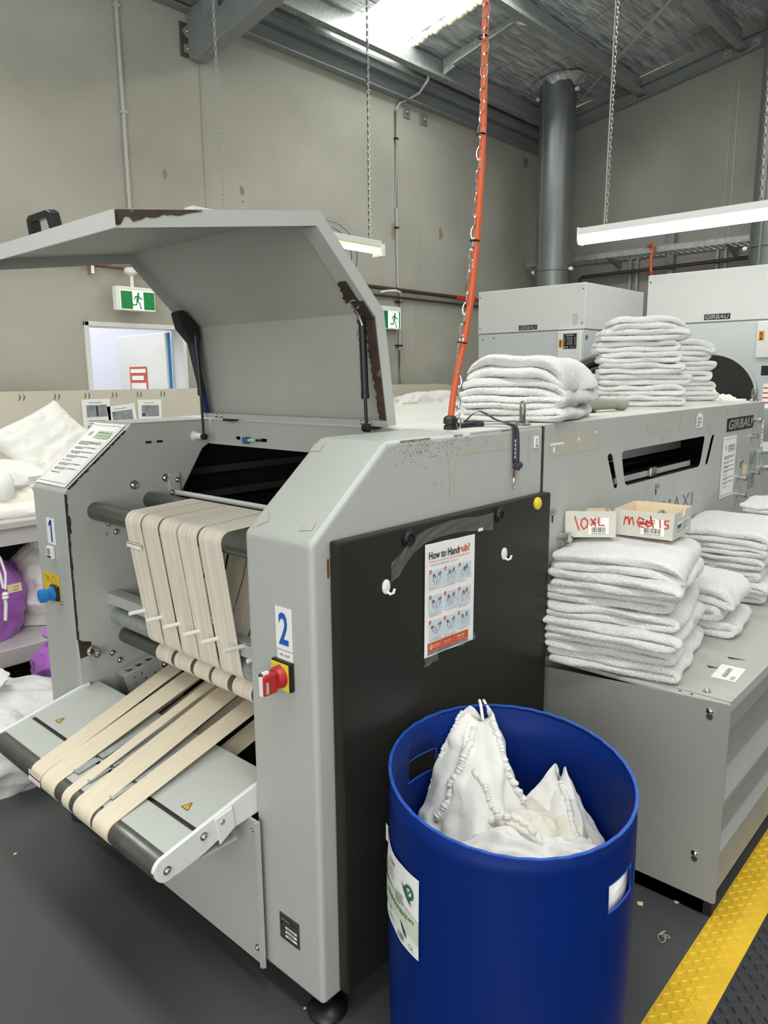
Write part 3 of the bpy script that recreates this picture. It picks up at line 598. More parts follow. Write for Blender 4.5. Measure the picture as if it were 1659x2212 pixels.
for k, (a, b) in enumerate(tapes_u):
    tp = loop_tape('upper_tape', up_path, a, b, .0022, 'tape_cloth_dirty', iro, skew=.10 if 0 else 0)
    if k == 0:
        f_ = frame((.0725, 0, 1.11), (0, -1, 0), (.08, 0, 1)); rects('tape_join', 'tape_join', [(-.943, -.012, -.854, .004)], f_, tp, .002); rects('tape_join', 'ink_navy', [(-.943, -.001, -.854, .001)], f_, tp, .0026); rects('tape_join', 'ink_red', [(-.935, .006, -.862, .007), (-.935, -.016, -.862, -.015)], f_, tp, .0026)
    if k == 3:
        f_ = frame((.112, 0, .93), (0, -1, 0), (-.13, 0, 1)); rects('tape_join', 'tape_join', [(-.65, -.012, -.555, .012)], f_, tp, .002); rects('tape_join', 'ink_navy', [(-.65, -.001, -.555, .002)], f_, tp, .0026); rects('tape_join', 'ink_red', [(-.64, .013, -.565, .0145), (-.64, -.014, -.565, -.0125)], f_, tp, .0026)
        f_ = frame((.096, 0, 1.03), (0, -1, 0), (-.13, 0, 1)); rects('tape_label', 'paper', [(-.63, -.009, -.585, .009)], f_, tp, .002); rects('tape_label', 'ink_black', [(-.628, .0, -.59, .004), (-.61, -.007, -.586, -.003)], f_, tp, .0026)
lo_path = arc(.182, .716, .033, 80, 260)+[(.30, .69), (.42, .742), (.44, .80), (.40, .85), (.28, .77)]
for (a, b) in ((.860, .95), (.75, .84), (.65, .73), (.555, .635), (.44, .53), (.33, .42)): loop_tape('lower_tape', lo_path, a, b, .0022, 'tape_cloth_dirty', iro)
# inner tapes seen behind the nearest upper tape
for (a, b) in ((.33, .425), (.245, .315)): loop_tape('inner_tape', [(.30, 1.16), (.28, 1.0), (.24, .85), (.28, .80), (.38, .95), (.40, 1.12)], a, b, .0022, 'tape_cloth_dirty', iro)
# infeed conveyor
cv = MB()
zc = lambda x: .575+.22*x
def slab(mb, x0, x1, y0, y1, dz=0, th=.004): mb.prism([(x0, zc(x0)+dz), (x1, zc(x1)+dz), (x1, zc(x1)+dz-th), (x0, zc(x0)+dz-th)], 'y', y0, y1)
slab(cv, -.165, .06, .252, 1.188, -.006); conv = cv.build('infeed_conveyor', 'grey_paint', iro, bevel=0.001)
mb = MB(); slab(mb, -.186, -.160, .252, 1.188, -.012, .002); mb.build('gap_shade', 'interior_dark', conv)  # dark strip stands in for the shade in the plate gap
mb = MB(); slab(mb, -.258, -.182, .252, 1.188, -.004); mb.prism([(-.182, zc(-.182)-.004), (-.178, zc(-.182)-.004), (-.178, zc(-.182)-.02), (-.182, zc(-.182)-.02)], 'y', .252, 1.188); mb.build('front_plate', 'grey_paint', conv, bevel=0.001)
for (y0, y1) in ((.24, .252), (1.188, 1.2)):
    mb = MB(); prf = [(-.005, .58), (.03, .585), (.03, .505), (-.10, .492), (-.16, .470), (-.235, .455)]+arc(-.265, .481, .030, -60, -200, 8)+arc(-.265, .481, .036, 170, 110, 6)
    mb.prism(prf, 'y', y0, y1); ck = mb.build('side_cheek', 'white_paint', conv, bevel=0.003)
    if y0 < .3:
        mb = MB().prism([(-.13, .548), (-.075, .558), (-.07, .50), (-.118, .472)], 'y', .234, .2405).build('adjuster_plate', 'white_paint', ck, bevel=0.004)
        for (x, z) in ((-.265, .481), (-.161, .517), (-.108, .532)): bolt('bolt', (x, .24, z), (0, -1, 0), .008, ck)
        box('lower_bracket', 'grey_paint', -.165, -.06, .245, .30, .455, .462, ck)
MB().lathe((-.265, .253, .481), (0, 1, 0), [(0, .006), (0, .032), (.12, .032), (.122, .033), (.2, .032), (.933, .032), (.933, .006)], 36).build('front_roller', 'steel_grey', conv, smooth=True)
roller('inner_roller', .33, .66, .03)
cpth = arc(-.265, .481, .0335, 103, 262)+[(-.18, .455), (.30, .600)]+arc(.33, .66, .033, 300, 455, 6)
for k, (a, b, sk) in enumerate(((.872, .947, .10), (.777, .862, .05), (.692, .732, .06), (.573, .668, .07), (.462, .540, .0))):
    tp = loop_tape('conveyor_tape', cpth, a, b, .002, 'tape_cloth', conv, skew=sk)
    if k == 0:
        f_ = frame((-.2985, 0, .487), (0, -1, 0), (.1, 0, 1)); sh = -.03*0; rects('tape_join', 'tape_join', [(-.918, -.016, -.843, .016)], f_, tp, .0024); rects('tape_join', 'ink_navy', [(-.918, -.001, -.843, .003)], f_, tp, .003); rects('tape_join', 'ink_red', [(-.91, .010, -.85, .0115), (-.91, -.012, -.85, -.011)], f_, tp, .003)
for (a, b) in ((.74, .772), (.672, .688), (.545, .568)):
    o = MB(); slab(o, -.16, .05, a, b, .002, .002); o.build('guide_strip', 'galvanised', conv)
    o = MB(); slab(o, -.235, -.17, a, b, .002, .002); o.build('guide_strip', 'galvanised', conv)
for (x, y) in ((-.131, 1.074), (-.134, .347)):
    f_ = frame((x, y, zc(x)-.0052), (0, -1, 0), (1, 0, .22)); mb = MB(); mb.quad(*[f_ @ V3(q) for q in ((-.014, -.010, .0006), (.014, -.010, .0006), (0, .014, .0006))]); wl_ = mb.build('warning_label', 'orange_label', conv)
    strokes('warning_symbol', 'ink_black', [[(-.014, -.010), (.014, -.010), (0, .014), (-.014, -.010)], [(0, .006), (0, -.003)], [(0, -.006), (0, -.0075)]], .0016, f_, wl_, .0012)
# lower skirt in front
sk = box('front_skirt', 'grey_paint', -.022, -.016, .215, 1.2, .078, .50, iro, bevel=0.002)
MB().prism([(-.03, .50), (-.016, .50), (-.016, .07), (-.03, .078)], 'y', .205, .2125).build('skirt_edge', 'grey_paint', sk); bolt('bolt', (-.022, .228, .125), (-1, 0, 0), .007, sk); bolt('bolt', (-.022, .228, .47), (-1, 0, 0), .004, sk)
box('skirt_back', 'interior_dark', 0.02, .06, .24, 1.2, .07, .46, iro)
for (x, y) in ((.05, .04), (.93, .06), (.05, 1.36), (3.2, .1), (3.2, 1.35)):
    MB().lathe((x, y, 0), (0, 0, 1), [(0, .048), (.008, .052), (.02, .045), (.03, .02), (.032, .012), (.075, .012)], 24).build('levelling_foot', 'black_plastic', iro, smooth=True)

# raised lid
HX, HZ = .585, 1.478
prof = [(.585, 1.478), (.535, 1.800), (.296, 2.034), (-.27, 1.954)]
Y0, Y1 = .262, 1.185
lid = MB(); T = .004
def offs(pr_, d):
    out = []
    for i, p in enumerate(pr_):
        a = pr_[max(i-1, 0)]; b = pr_[min(i+1, len(pr_)-1)]; t1 = V3((p[0]-a[0], p[1]-a[1], 0)); t2 = V3((b[0]-p[0], b[1]-p[1], 0))
        t1 = t1.normalized() if t1.length > 0 else t2.normalized(); t2 = t2.normalized() if t2.length > 0 else t1
        n1 = V3((-t1.y, t1.x, 0)); n2 = V3((-t2.y, t2.x, 0)); nn = (n1+n2).normalized(); k = d/max(.3, nn.dot(n1)); out.append((p[0]+nn.x*k, p[1]+nn.y*k))
    return out
inner = offs(prof, T)
lid.prism(prof+inner[::-1], 'y', Y0, Y1)
ldo = lid.build('lid', 'lid_inside', iro)
fl_ = offs(prof, .036); flf = offs(prof, .034)
for (y, f2_) in ((Y0, fl_), (Y1, flf)): MB().prism(prof+f2_[::-1], 'y', y-.002, y+.002).build('side_flange', 'grey_paint', ldo)
n3 = MB(); n3.prism([(-.27, 1.954), (-.265, 1.954), (-.261, 1.920), (-.266, 1.920)], 'y', Y0, Y1).build('front_lip', 'white_paint', ldo)
MB().prism([(.583, 1.476), (.583, 1.482), (.545, 1.477), (.545, 1.472)], 'y', Y0, Y1).prism([(.545, 1.472), (.548, 1.472), (.546, 1.49), (.543, 1.49)], 'y', Y0, Y1).build('hinge_lip', 'grey_paint', ldo)
# inward lip along the middle and rear of the near flange
a_ = offs(prof, .034); b_ = offs(prof, .037)
MB().prism([a_[1], a_[2], b_[2], b_[1]], 'y', Y0, Y0+.055).build('inner_lip', 'lid_inside', ldo)
def ragged(name, p0, p1, w0, w1, n, yb, side, m, seed, dx=0):
    random.seed(seed); mb = MB(); L_ = []; R_ = []
    for k in range(n+1):
        t = k/n; x = p0[0]+(p1[0]-p0[0])*t; z = p0[1]+(p1[1]-p0[1])*t; w_ = w0+(w1-w0)*t+random.uniform(-.005, .005); L_.append(V3((x, yb, z))); R_.append(V3((x, yb+side*w_, z)))
    for k in range(n):
        for dd in (0,): mb.quad(L_[k], L_[k+1], R_[k+1], R_[k])
    return mb.build(name, m, ldo, solid=.004)
ragged('corroded_stiffener', (.496, 1.775), (.545, 1.492), .036, .022, 34, Y0+.003, 1, 'rust_burn', 3)
ragged('burnt_gusset', (.455, 1.822), (.50, 1.775), .05, .04, 8, Y0+.003, 1, 'rust_burn', 4)
ragged('burnt_gusset', (.405, 1.872), (.455, 1.822), .03, .05, 8, Y0+.02, 1, 'rust_burn', 8)
def chip(x0, x1, z0_, seed):
    random.seed(seed); t_ = []; b_2 = []
    for k in range(22):
        x = x0+(x1-x0)*k/21; zz = 1.954+(x+.27)*.1413; t_.append((x, zz-.001)); b_2.append((x, zz-.004-(.028-.0265*k/21)*random.uniform(.4, 1)))
    MB().prism(t_+b_2[::-1], 'y', Y0-.0035, Y0-.0015).build('corroded_edge', 'rust_burn', ldo)
chip(-.268, -.06, 0, 2)
MB().tube([(.45, Y0+.03, 1.800), (.47, Y0+.035, 1.785), (.48, Y0+.03, 1.76)], .004, 6).ring((.452, Y0+.035, 1.815), (-.5, -.6, -.5), .014, .002, 18, 6).ring((.485, Y0+.04, 1.78), (-.5, -.6, .2), .008, .002, 14, 6).ring((.50, Y0+.055, 1.735), (-.8, -.6, 0), .012, .0012, 10, 4, 1, 1.6).build('wire_clips', 'bright_metal', ldo)
MB().prism([(.50, 1.775), (.485, 1.775), (.535, 1.49), (.552, 1.49)], 'y', Y1-.035, Y1-.012).build('seal_strip', 'navy_foam', ldo)
MB().prism([(.425, 1.845), (.455, 1.855), (.515, 1.80), (.52, 1.745), (.49, 1.735), (.44, 1.79)], 'y', Y1-.05, Y1-.002).build('strut_bracket', 'black_rubber', ldo, bevel=.008)
ragged('corroded_stiffener', (.492, 1.74), (.545, 1.492), .012, .012, 34, Y1-.003, -1, 'rust_burn', 9)
for y in (1.10, 1.07, .36, .33): bolt('lid_bolt', (.5432, y, 1.482), (-1, 0, 0), .006, ldo)
for y in (1.04, .34): box('hinge', 'black_plastic', .545, .60, y-.025, y+.025, 1.463, 1.474, ldo)
# handle
def lhandle():
    f_ = lambda u, h: (-.235+u*0.0, 0, 0)
    hm = frame((-.225, 0, 1.9615), (0, -1, 0), (.99, 0, .14))   # local x: -y, y: back along the lid, z: lid normal (up)
    mb = MB(); y0, y1 = -.735, -.60
    mb.prism([(y0, 0), (y0+.004, .042), (y0+.02, .05), (y1-.02, .05), (y1-.004, .042), (y1, 0), (y1-.016, 0), (y1-.022, .036), (y0+.022, .036), (y0+.016, 0)], 'x', 0, 0)
    mb.bm.free(); mb = MB(); pts = [(y0, 0), (y0+.004, .042), (y0+.02, .05), (y1-.02, .05), (y1-.004, .042), (y1, 0), (y1-.02, 0), (y1-.026, .034), (y0+.026, .034), (y0+.02, 0)]
    v0 = [mb.bm.verts.new(hm @ V3((p[0], -.013, p[1]))) for p in pts]; v1 = [mb.bm.verts.new(hm @ V3((p[0], .013, p[1]))) for p in pts]; n = len(pts)
    mb.bm.faces.new(v0); mb.bm.faces.new(v1[::-1])
    for i in range(n): mb.bm.faces.new((v0[i], v1[i], v1[(i+1) % n], v0[(i+1) % n]))
    mb.build('lid_handle', 'black_plastic', ldo, bevel=.003)
lhandle()
for y in (.71, .625): bolt('handle_bolt', (-.215, y, 1.958), (0.1, 0, -1), .008, ldo)
def gas(pt, pm, pb_):
    g = MB().tube([pt, pm], .011, 16).tube([V3(pm), V3(pm)+(V3(pb_)-V3(pm)).normalized()*.02], .012, 16).build('gas_strut', 'black_plastic', iro, smooth=True)
    MB().tube([pm, pb_], .005, 10).build('strut_rod', 'black_plastic', g, smooth=True)
    MB().lathe(V3(pb_)+V3((0, -.012, 0)), (0, 1, 0), [(0, .007), (.003, .012), (.022, .012), (.024, .007)], 14).build('strut_end', 'black_rubber', g, smooth=True)
    MB().lathe(V3(pt)+V3((0, -.012, 0)), (0, 1, 0), [(0, .006), (.003, .011), (.022, .011), (.024, .006)], 14).build('strut_end', 'black_rubber', g, smooth=True)
gas((.492, .305, 1.775), (.500, .305, 1.575), (.505, .305, 1.470)); gas((.498, 1.14, 1.775), (.508, 1.14, 1.575), (.511, 1.14, 1.405))

# dark panel on the near side
dp = MB().box(.053, .992, -.032, -.001, .085, 1.254).build('access_panel', 'dark_panel', iro, bevel=.006)
for (x, z) in ((.295, 1.224), (.698, 1.225)):
    q = MB().lathe((x, -.032, z), (0, -1, 0), [(0, .024), (.004, .024), (.006, .019), (.010, .017), (.010, .010), (.004, .009)], 28).build('panel_lock', 'black_plastic', dp, smooth=True)
    bolt('lock_core', (x, -.036, z), (0, -1, 0), .006, q, 'black_rubber')
MB().lathe((.905, -.032, 1.230), (0, -1, 0), [(0, .019), (.006, .019), (.010, .014), (.011, .004)], 26).build('yellow_cap', 'yellow_plastic', dp, smooth=True)
for (x, z) in ((.21, 1.118), (.727, 1.104)):
    hk = MB().lathe((x, -.032, z), (0, -1, 0), [(0, .0135), (.003, .0135), (.005, .010), (.0055, .003)], 26).build('wall_hook', 'white_plastic', dp, smooth=True)
    for v in hk.data.vertices: v.co.z = z+(v.co.z-z)*1.35
    MB().tube([(x+.002, -.034, z-.012), (x+.004, -.043, z-.018), (x+.008, -.050, z-.014), (x+.010, -.052, z-.004)], .0034, 8).build('hook_arm', 'white_plastic', hk, smooth=True)
# number signs and switches on the column fronts
f2 = frame((-.0008, .130, .985), (0, -1, 0), (0, 0, 1))
s2 = rects('number_sign', 'paper', [(0, 0, .058, .104)], f2, iro, 0, .0012); text('sign_number', '2', 'blue_ink', frame((-.0026, .130-.012, .985+.012), (0, -1, 0), (0, 0, 1)), .034, .080, s2, bold=.02)
s2b = rects('small_sticker', 'paper', [(.002, -.026, .058, -.003)], f2, iro, 0, .0008); text('sticker_lettering', 'OB-1 CB-3B', 'ink_black', frame((-.0022, .130-.012, .985-.0165), (0, -1, 0), (0, 0, 1)), .034, .006, s2b)
fsw = frame((-.001, .138, .888), (0, -1, 0), (0, 0, 1))
swp = MB().box(0, .070, 0, .072, 0, .013, fsw).build('isolator_switch', 'black_plastic', iro, bevel=.003)
MB().box(.002, .064, .002, .068, .013, .0145, fsw).build('switch_plate', 'yellow_plastic', swp)
text('switch_lettering', 'I ON', 'ink_black', frame((-.0162, .138-.027, .888+.062), (0, -1, 0), (0, 0, 1)), .012, .003, swp)
MB().lathe((-.015, .104, .922), (-1, 0, 0), [(0, .028), (.012, .026), (.018, .022), (.019, .004)], 30).build('switch_collar', 'red_plastic', swp, smooth=True)
hd = MB().box(-.072, -.030, .092, .114, .890, .942).build('switch_handle', 'red_plastic', swp, bevel=.006)
hd2 = box('handle_slot', 'conduit_grey', -.067, -.060, .0905, .092, .897, .925, swp)
MB().box(-.076, -.052, .098, .108, .940, .948).box(-.076, -.070, .098, .108, .892, .948).build('locking_tab', 'white_plastic', swp, bevel=.001)
fnp = frame((-.0008, .158, .185), (0, -1, 0), (0, 0, 1))
npn = MB().box(0, .076, 0, .074, 0, .001, fnp).build('rating_plate', 'steel_grey', iro)
rects('plate_band', 'ink_black', [(.003, .054, .046, .065)], fnp, npn, .0012); text('plate_lettering', 'GIRBAU', 'galvanised', frame((-.0024, .158-.006, .185+.056), (0, -1, 0), (0, 0, 1)), .036, .007, npn, .02)
text('plate_lettering', 'CE', 'ink_black', frame((-.0022, .158-.004, .185+.042), (0, -1, 0), (0, 0, 1)), .010, .008, npn, .02); rects('plate_strip', 'paper', [(.022, .034, .066, .041), (.022, .022, .066, .029), (.022, .010, .066, .017)], fnp, npn, .0012)
rects('plate_band', 'ink_black', [(.050, .057, .068, .060), (.003, .030, .020, .032), (.010, .004, .066, .006)], fnp, npn, .0014); rects('plate_marks', 'ink_black', word_lines(.028, .060, .036, .0024, 1, .01, 1, 3)+word_lines(.028, .056, .024, .0024, 1, .01, 1, 4)+word_lines(.030, .050, .012, .0024, 1, .01, 1, 5), fnp, npn, .0016)
f1 = frame((-.0008, 1.348, 1.063), (0, -1, 0), (0, 0, 1))
s1 = rects('number_sign', 'paper', [(0, 0, .060, .090)], f1, iro, 0, .0012)
strokes('sign_number', 'blue_ink', [[(.020, .066), (.034, .080), (.034, .010)]], .011, f1, s1, .0022)
fth = frame((-.001, 1.345, 1.012), (0, -1, 0), (0, 0, 1)); th = MB().box(0, .042, 0, .042, 0, .012, fth).build('timer', 'white_plastic', iro, bevel=.002); rects('display', 'lcd', [(.008, .014, .030, .036)], fth, th, .0125); rects('buttons', 'ink_black', [(.006, .003, .034, .010)], fth, th, .0125)
fy = frame((-.0008, 1.414, .852), (0, -1, 0), (0, 0, 1)); yp = rects('key_switch_plate', 'yellow_label', [(0, 0, .124, .102)], fy, iro, 0, .0012)
mb = MB(); disc(mb, fy, .085, .078, .017, .0016, 28, .0155); disc(mb, fy, .014, .088, .005, .0016, 18, .004); mb.build('plate_symbols', 'ink_black', yp); rects('plate_marks', 'ink_black', word_lines(.022, .052, .086, .002, 3, .007, .9, 6), fy, yp, .0016)
box('switch_base', 'black_plastic', -.014, -.002, 1.290, 1.345, .862, .918, yp, bevel=.006)
MB().lathe((-.012, 1.320, .888), (-1, 0, 0), [(0, .026), (.006, .026), (.008, .020), (.022, .020), (.025, .024), (.046, .024), (.049, .014)], 10).build('rotary_knob', 'blue_plastic', yp)
MB().box(-.060, -.02, 1.312, 1.328, .884, .892).build('knob_ridge', 'blue_plastic', yp); bolt('bolt', (-.001, 1.284, .857), (-1, 0, 0), .006, iro)
# tape remnants on the chamfer of the near housing and marks of old tape on the side
def chamfer_fr(y, t): return frame((.254*t-.0008, y, 1.253+.21*t+.001), (0, -1, 0), (.254, 0, .21))
for (y, t, rt, a, b) in ((.214, .885, 8, .018, .014), (.205, .13, 40, .017, .016), (.049, .14, 14, .020, .012)):
    f_ = chamfer_fr(y, t) @ Matrix.Rotation(math.radians(rt), 4, 'Z'); rects('tape_remnant', 'tape_residue', [(-a, -b, a, b)], f_, iro, .0006)
fo = frame((0, -.0006, 0), (1, 0, 0), (0, 0, 1))
def blotch(seed, cx, cz, rx, rz, n=30):
    random.seed(seed); pts = []
    for k in range(n):
        t = 2*PI*k/n; r_ = random.uniform(.55, 1.05); pts.append((cx+rx*r_*math.cos(t), cz+rz*r_*math.sin(t)))
    return pts
mb = MB()
random.seed(21)
for k in range(420):
    x = random.choice((random.gauss(.36, .05), random.gauss(.50, .06), random.uniform(.28, .75))); z = 1.457-abs(random.gauss(0, .03)); s_ = random.uniform(.0004, .0017)
    if z > 1.34: mb.quad(*[fo @ V3((x+s_*random.uniform(.5, 1.6)*math.cos(a), z+s_*math.sin(a), 0)) for a in [PI/3*q for q in range(6)]])
for k in range(40):
    x = random.gauss(.45, .03); z = random.gauss(1.335, .006); s_ = random.uniform(.0004, .0012); mb.quad(*[fo @ V3((x+s_*math.cos(a), z+s_*math.sin(a), 0)) for a in [PI/3*q for q in range(6)]])
mb.build('paint_wear', 'scuff', iro)
for _r in [(.505, 1.285, .527, 1.415), (.54, 1.405, .80, 1.425), (1.03, 1.36, 1.36, 1.435), (.90, 1.36, .915, 1.44), (1.78, 1.385, 2.02, 1.43), (2.12, 1.38, 2.2, 1.45)]: rects('tape_residue', 'tape_residue', [_r], frame((0, -.0004, 0), (1, 0, 0), (0, 0, 1)), iro, .0002)
rects('tape_residue', 'paper', [(1.03, 1.395, 1.12, 1.402), (1.05, 1.372, 1.062, 1.390), (1.34, 1.415, 1.352, 1.425), (1.215, 1.398, 1.225, 1.41)], frame((0, -.0008, 0), (1, 0, 0), (0, 0, 1)), iro, .0002)
rects('worn_edge', 'scuff', [(.30, 1.4575, .42, 1.4625), (.52, 1.4585, .56, 1.4625), (.75, 1.458, .80, 1.4622)], frame((0, -.0012, 0), (1, 0, 0), (0, 0, 1)), iro, .0)
box('rust_streak', 'rust', .047, .0528, -.0010, 0, 1.168, 1.212, iro)
box('panel_seam', 'dark_gouge', .987, .993, -.0008, .0, .07, TOP-.004, iro)
# things screwed to the side
lsw = box('label_plate', 'white_plastic', .930, .957, -.004, 0, 1.395, 1.432, iro, bevel=.002); rects('plate_marks', 'ink_grey', [(.941, 1.408, .944, 1.424), (.938, 1.400, .949, 1.406)], frame((0, -.0042, 0), (1, 0, 0), (0, 0, 1)), lsw)
def key(x, z):
    k = MB().lathe((x, 0, z), (0, -1, 0), [(0, .012), (.004, .012), (.006, .008), (.012, .009), (.013, .004)], 18).build('panel_lock', 'bright_metal', iro, smooth=True); box('key_slot', 'black_plastic', x-.003, x+.003, -.002, 0, z-.036, z-.010, k)
key(1.06, 1.178); key(1.90, 1.165); key(2.985, 1.17)
for (x, z) in ((1.105, 1.090), (2.95, 1.09), (2.96, 1.0), (3.36, 1.10), (3.34, 1.19)): MB().lathe((x, 0, z), (0, -1, 0), [(0, .014), (.03, .013), (.032, .017), (.045, .017), (.047, .008)], 18).build('panel_knob', 'chrome', iro, smooth=True)
for (x, z) in ((3.16, 1.37), (3.13, 1.29), (3.20, 1.09)):
    MB().lathe((x, 0, z), (0, -1, 0), [(0, .010), (.02, .009), (.022, .013), (.034, .013)], 16).build('panel_knob', 'chrome', iro, smooth=True)
rects('viewing_slot', 'photo_grey', [(3.130, 1.006, 3.245, 1.208)], frame((0, -.0006, 0), (1, 0, 0), (0, 0, 1)), iro)
rects('sticky_note', 'manila', [(3.02, 1.095, 3.085, 1.145)], frame((0, -.0008, 0), (1, 0, 0), (0, 0, 1)), iro)
ls = rects('paper_strip', 'paper', [(3.295, 1.217, 3.335, 1.36)], frame((0, -.0012, 0), (1, 0, 0), (0, 0, 1)), iro); rects('strip_marks', 'ink_black', [(3.305, 1.345, 3.325, 1.350), (3.303, 1.31, 3.327, 1.316), (3.303, 1.295, 3.325, 1.301), (3.308, 1.28, 3.316, 1.285), (3.303, 1.255, 3.322, 1.26), (3.303, 1.24, 3.322, 1.245)], frame((0, -.0016, 0), (1, 0, 0), (0, 0, 1)), ls)
gb = rects('maker_badge', 'ink_black', [(2.724, 1.335, 3.135, 1.40)], frame((0, -.001, 0), (1, 0, 0), (0, 0, 1)), iro, 0, .0015)
text('badge_lettering', 'GIRBAU', 'galvanised', frame((2.745, -.003, 1.344), (1, 0, 0), (0, 0, 1)), .37, .048, gb, bold=.03, shear=.12)
text('model_lettering', 'MAXI', 'ink_grey', frame((1.985, -.001, 1.03), (1, 0, 0), (0, 0, 1)), .34, .062, iro, sp=1.25)
# lifting eyes
def eye(x, y, lab):
    MB().lathe((x, y, TOP+.003), (0, 0, 1), [(0, .024), (.004, .026), (.012, .018), (.014, .012)], 24).ring((x, y, TOP+.041), (.55, -.83, 0), .0225, .009, 32, 12, 1, 1.25).build('lifting_eye', 'eye_metal', iro, smooth=True)
eye(.911, .03, ''); eye(3.262, .04, '')
# ================================================================== hand rub poster taped on the dark panel
pw, ph = .218, .304
fp = frame((.354, -.0335, .892), (1, 0, -.035), (.01, 0, 1))
po = thing('poster', 'taped white and orange How to Handrub poster on the dark panel', 'poster', (.463, -.034, .892))
sheet = MB()
sheet.grid(lambda i, j: fp @ V3((pw*i/14, ph*j/18, .0015+.0012*math.sin(i*.9+j*.35)*(1 if 0 < i < 14 else 0))), 15, 19)
sheet.build('sheet', 'paper', po, smooth=True)
D = .0036
def ptx(name, body, m, x, y, w_, h_, **k): return text(name, body, m, fp @ Matrix.Translation((x, y, 0)), w_, h_, po, depth=D, **k)
ptx('title', 'How to Hand', 'ink_black', .014, .262, .128, .021, bold=.02); ptx('title', 'rub?', 'ink_orange', .143, .263, .050, .021, bold=.02)
ptx('subtitle', 'RUB HANDS FOR HAND HYGIENE! WASH HANDS WHEN VISIBLY SOILED', 'ink_orange', .015, .253, .178, .0042)
ptx('subtitle', 'Duration of the entire procedure:', 'ink_black', .023, .2435, .078, .0045, bold=.01); ptx('subtitle', '20-30 seconds', 'ink_orange', .104, .2437, .034, .004)
hand = [[(-.3, -1), (-.25, -.3), (-.45, .0), (-.4, .25), (-.2, .1), (-.18, .8), (-.08, .85), (-.02, .3), (.0, .95), (.1, .95), (.12, .3), (.18, .85), (.28, .8), (.25, .2), (.36, .55), (.42, .5), (.35, -.1), (.2, -.4), (.25, -1)]]
capt = {(0, 0): ['Apply a palmful of the product in a cupped hand, covering all surfaces;'], (2, 0): ['Rub hands palm to palm;'],
        (0, 1): ['Right palm over left dorsum with', 'interlaced fingers and vice versa;'], (1, 1): ['Palm to palm with fingers interlaced;'], (2, 1): ['Backs of fingers to opposing palms', 'with fingers interlocked;'],
        (0, 2): ['Rotational rubbing of left thumb', 'clasped in right palm and vice versa;'], (1, 2): ['Rotational rubbing, backwards and', 'forwards with clasped fingers of right', 'hand in left palm and vice versa;'], (2, 2): ['Once dry, your hands are safe.']}
tags = [['1a', '1b', '2'], ['3', '4', '5'], ['6', '7', '8']]
pan = []; tg = []; ln = []
for r_ in range(3):
    for c_ in range(3):
        x0 = .017+c_*.063; y0 = .186-r_*.068; wd = .058 if not (r_ == 0 and c_ == 0) else .063; pan.append((x0, y0, x0+wd, y0+.046)); tg.append((x0, y0+.038, x0+.008, y0+.048))
        ptx('step_number', tags[r_][c_], 'paper', x0+.0018, y0+.0405, .0045 if len(tags[r_][c_]) > 1 else .0024, .005)
        for q, (dx, dy, an, s_, fl2) in enumerate(((.021, .021, 20+r_*17-c_*23, .017, 1), (.040, .024, -28+c_*19-r_*9, .017, -1))):
            for h_ in hand:
                a_ = math.radians(an); ln.append([(x0+dx+s_*(fl2*px*math.cos(a_)-py*math.sin(a_)), y0+dy+s_*(fl2*px*math.sin(a_)+py*math.cos(a_))) for px, py in h_])
        for li, tx in enumerate(capt.get((c_, r_), [])): ptx('caption', tx, 'ink_black', x0+.001, y0-.006-li*.0042, min(.056 if len(tx) < 60 else .115, len(tx)*.00155), .0030, bold=.01)
rects('picture_panel', 'pale_blue', pan, fp, po, .0030); rects('number_box', 'ink_red', tg, fp, po, .0033); strokes('hand_drawing', 'ink_black', ln, .0008, fp, po, D)
strokes('hand_drawing', 'ink_red', [[(.093, .152), (.100, .138)], [(.100, .152), (.093, .138)], [(.028, .154), (.036, .148)]], .0009, fp, po, D+.0002)
rects('footer_band', 'ink_orange', [(.012, .012, .192, .037)], fp, po, .0030); rects('footer_strip', 'ink_grey', [(.012, .004, .192, .0115)], fp, po, .0030)
mb = MB(); disc(mb, fp, .026, .0245, .0070, D, 20, .0058); disc(mb, fp, .026, .0245, .0046, D, 20, .0036); mb.build('emblem', 'paper', po); strokes('emblem', 'paper', [[(.026, .018), (.026, .031)], [(.0215, .0245), (.0305, .0245)]], .0009, fp, po, D)
ptx('footer_lettering', 'World Health', 'paper', .036, .026, .026, .0042); ptx('footer_lettering', 'Organization', 'paper', .036, .020, .026, .0042); ptx('footer_lettering', 'Patient Safety', 'paper', .080, .024, .034, .0046); ptx('footer_lettering', 'SAVE LIVES', 'paper', .140, .026, .034, .0050, bold=.02); ptx('footer_lettering', 'Clean Your Hands', 'paper', .140, .019, .034, .0034)
rects('footer_rule', 'paper', [(.069, .014, .0695, .035), (.126, .014, .1265, .035), (.080, .0205, .112, .021)], fp, po, D)
def tapestrip(pts, wv, seed):
    random.seed(seed); mb = MB(); n = len(pts)
    def f(i, j):
        x, z = pts[i]; return (x+random.uniform(-.002, .002), -.0345-.0035*abs(math.sin(i*1.7+j*2.1))-.002*random.random(), z+(j-1.5)/3*wv[i])
    mb.grid(f, n, 4); return mb.build('clear_tape', 'clear_tape', po)
tapestrip([(.225, 1.150), (.25, 1.162), (.28, 1.186), (.31, 1.205), (.35, 1.218), (.40, 1.224), (.46, 1.226), (.52, 1.224), (.58, 1.216), (.62, 1.214), (.66, 1.212)], [.05, .052, .045, .038, .034, .034, .036, .038, .04, .045, .05], 4)
tapestrip([(.350, .885), (.37, .886), (.39, .888), (.41, .889)], [.034, .034, .034, .034], 5); tapestrip([(.50, .892), (.52, .893), (.55, .894), (.58, .895)], [.02, .02, .02, .02], 6)
rects('tape_scrap', 'paper', [(.582, 1.194, .605, 1.203)], frame((0, -.0405, 0), (1, 0, 0), (0, 0, 1)), po)

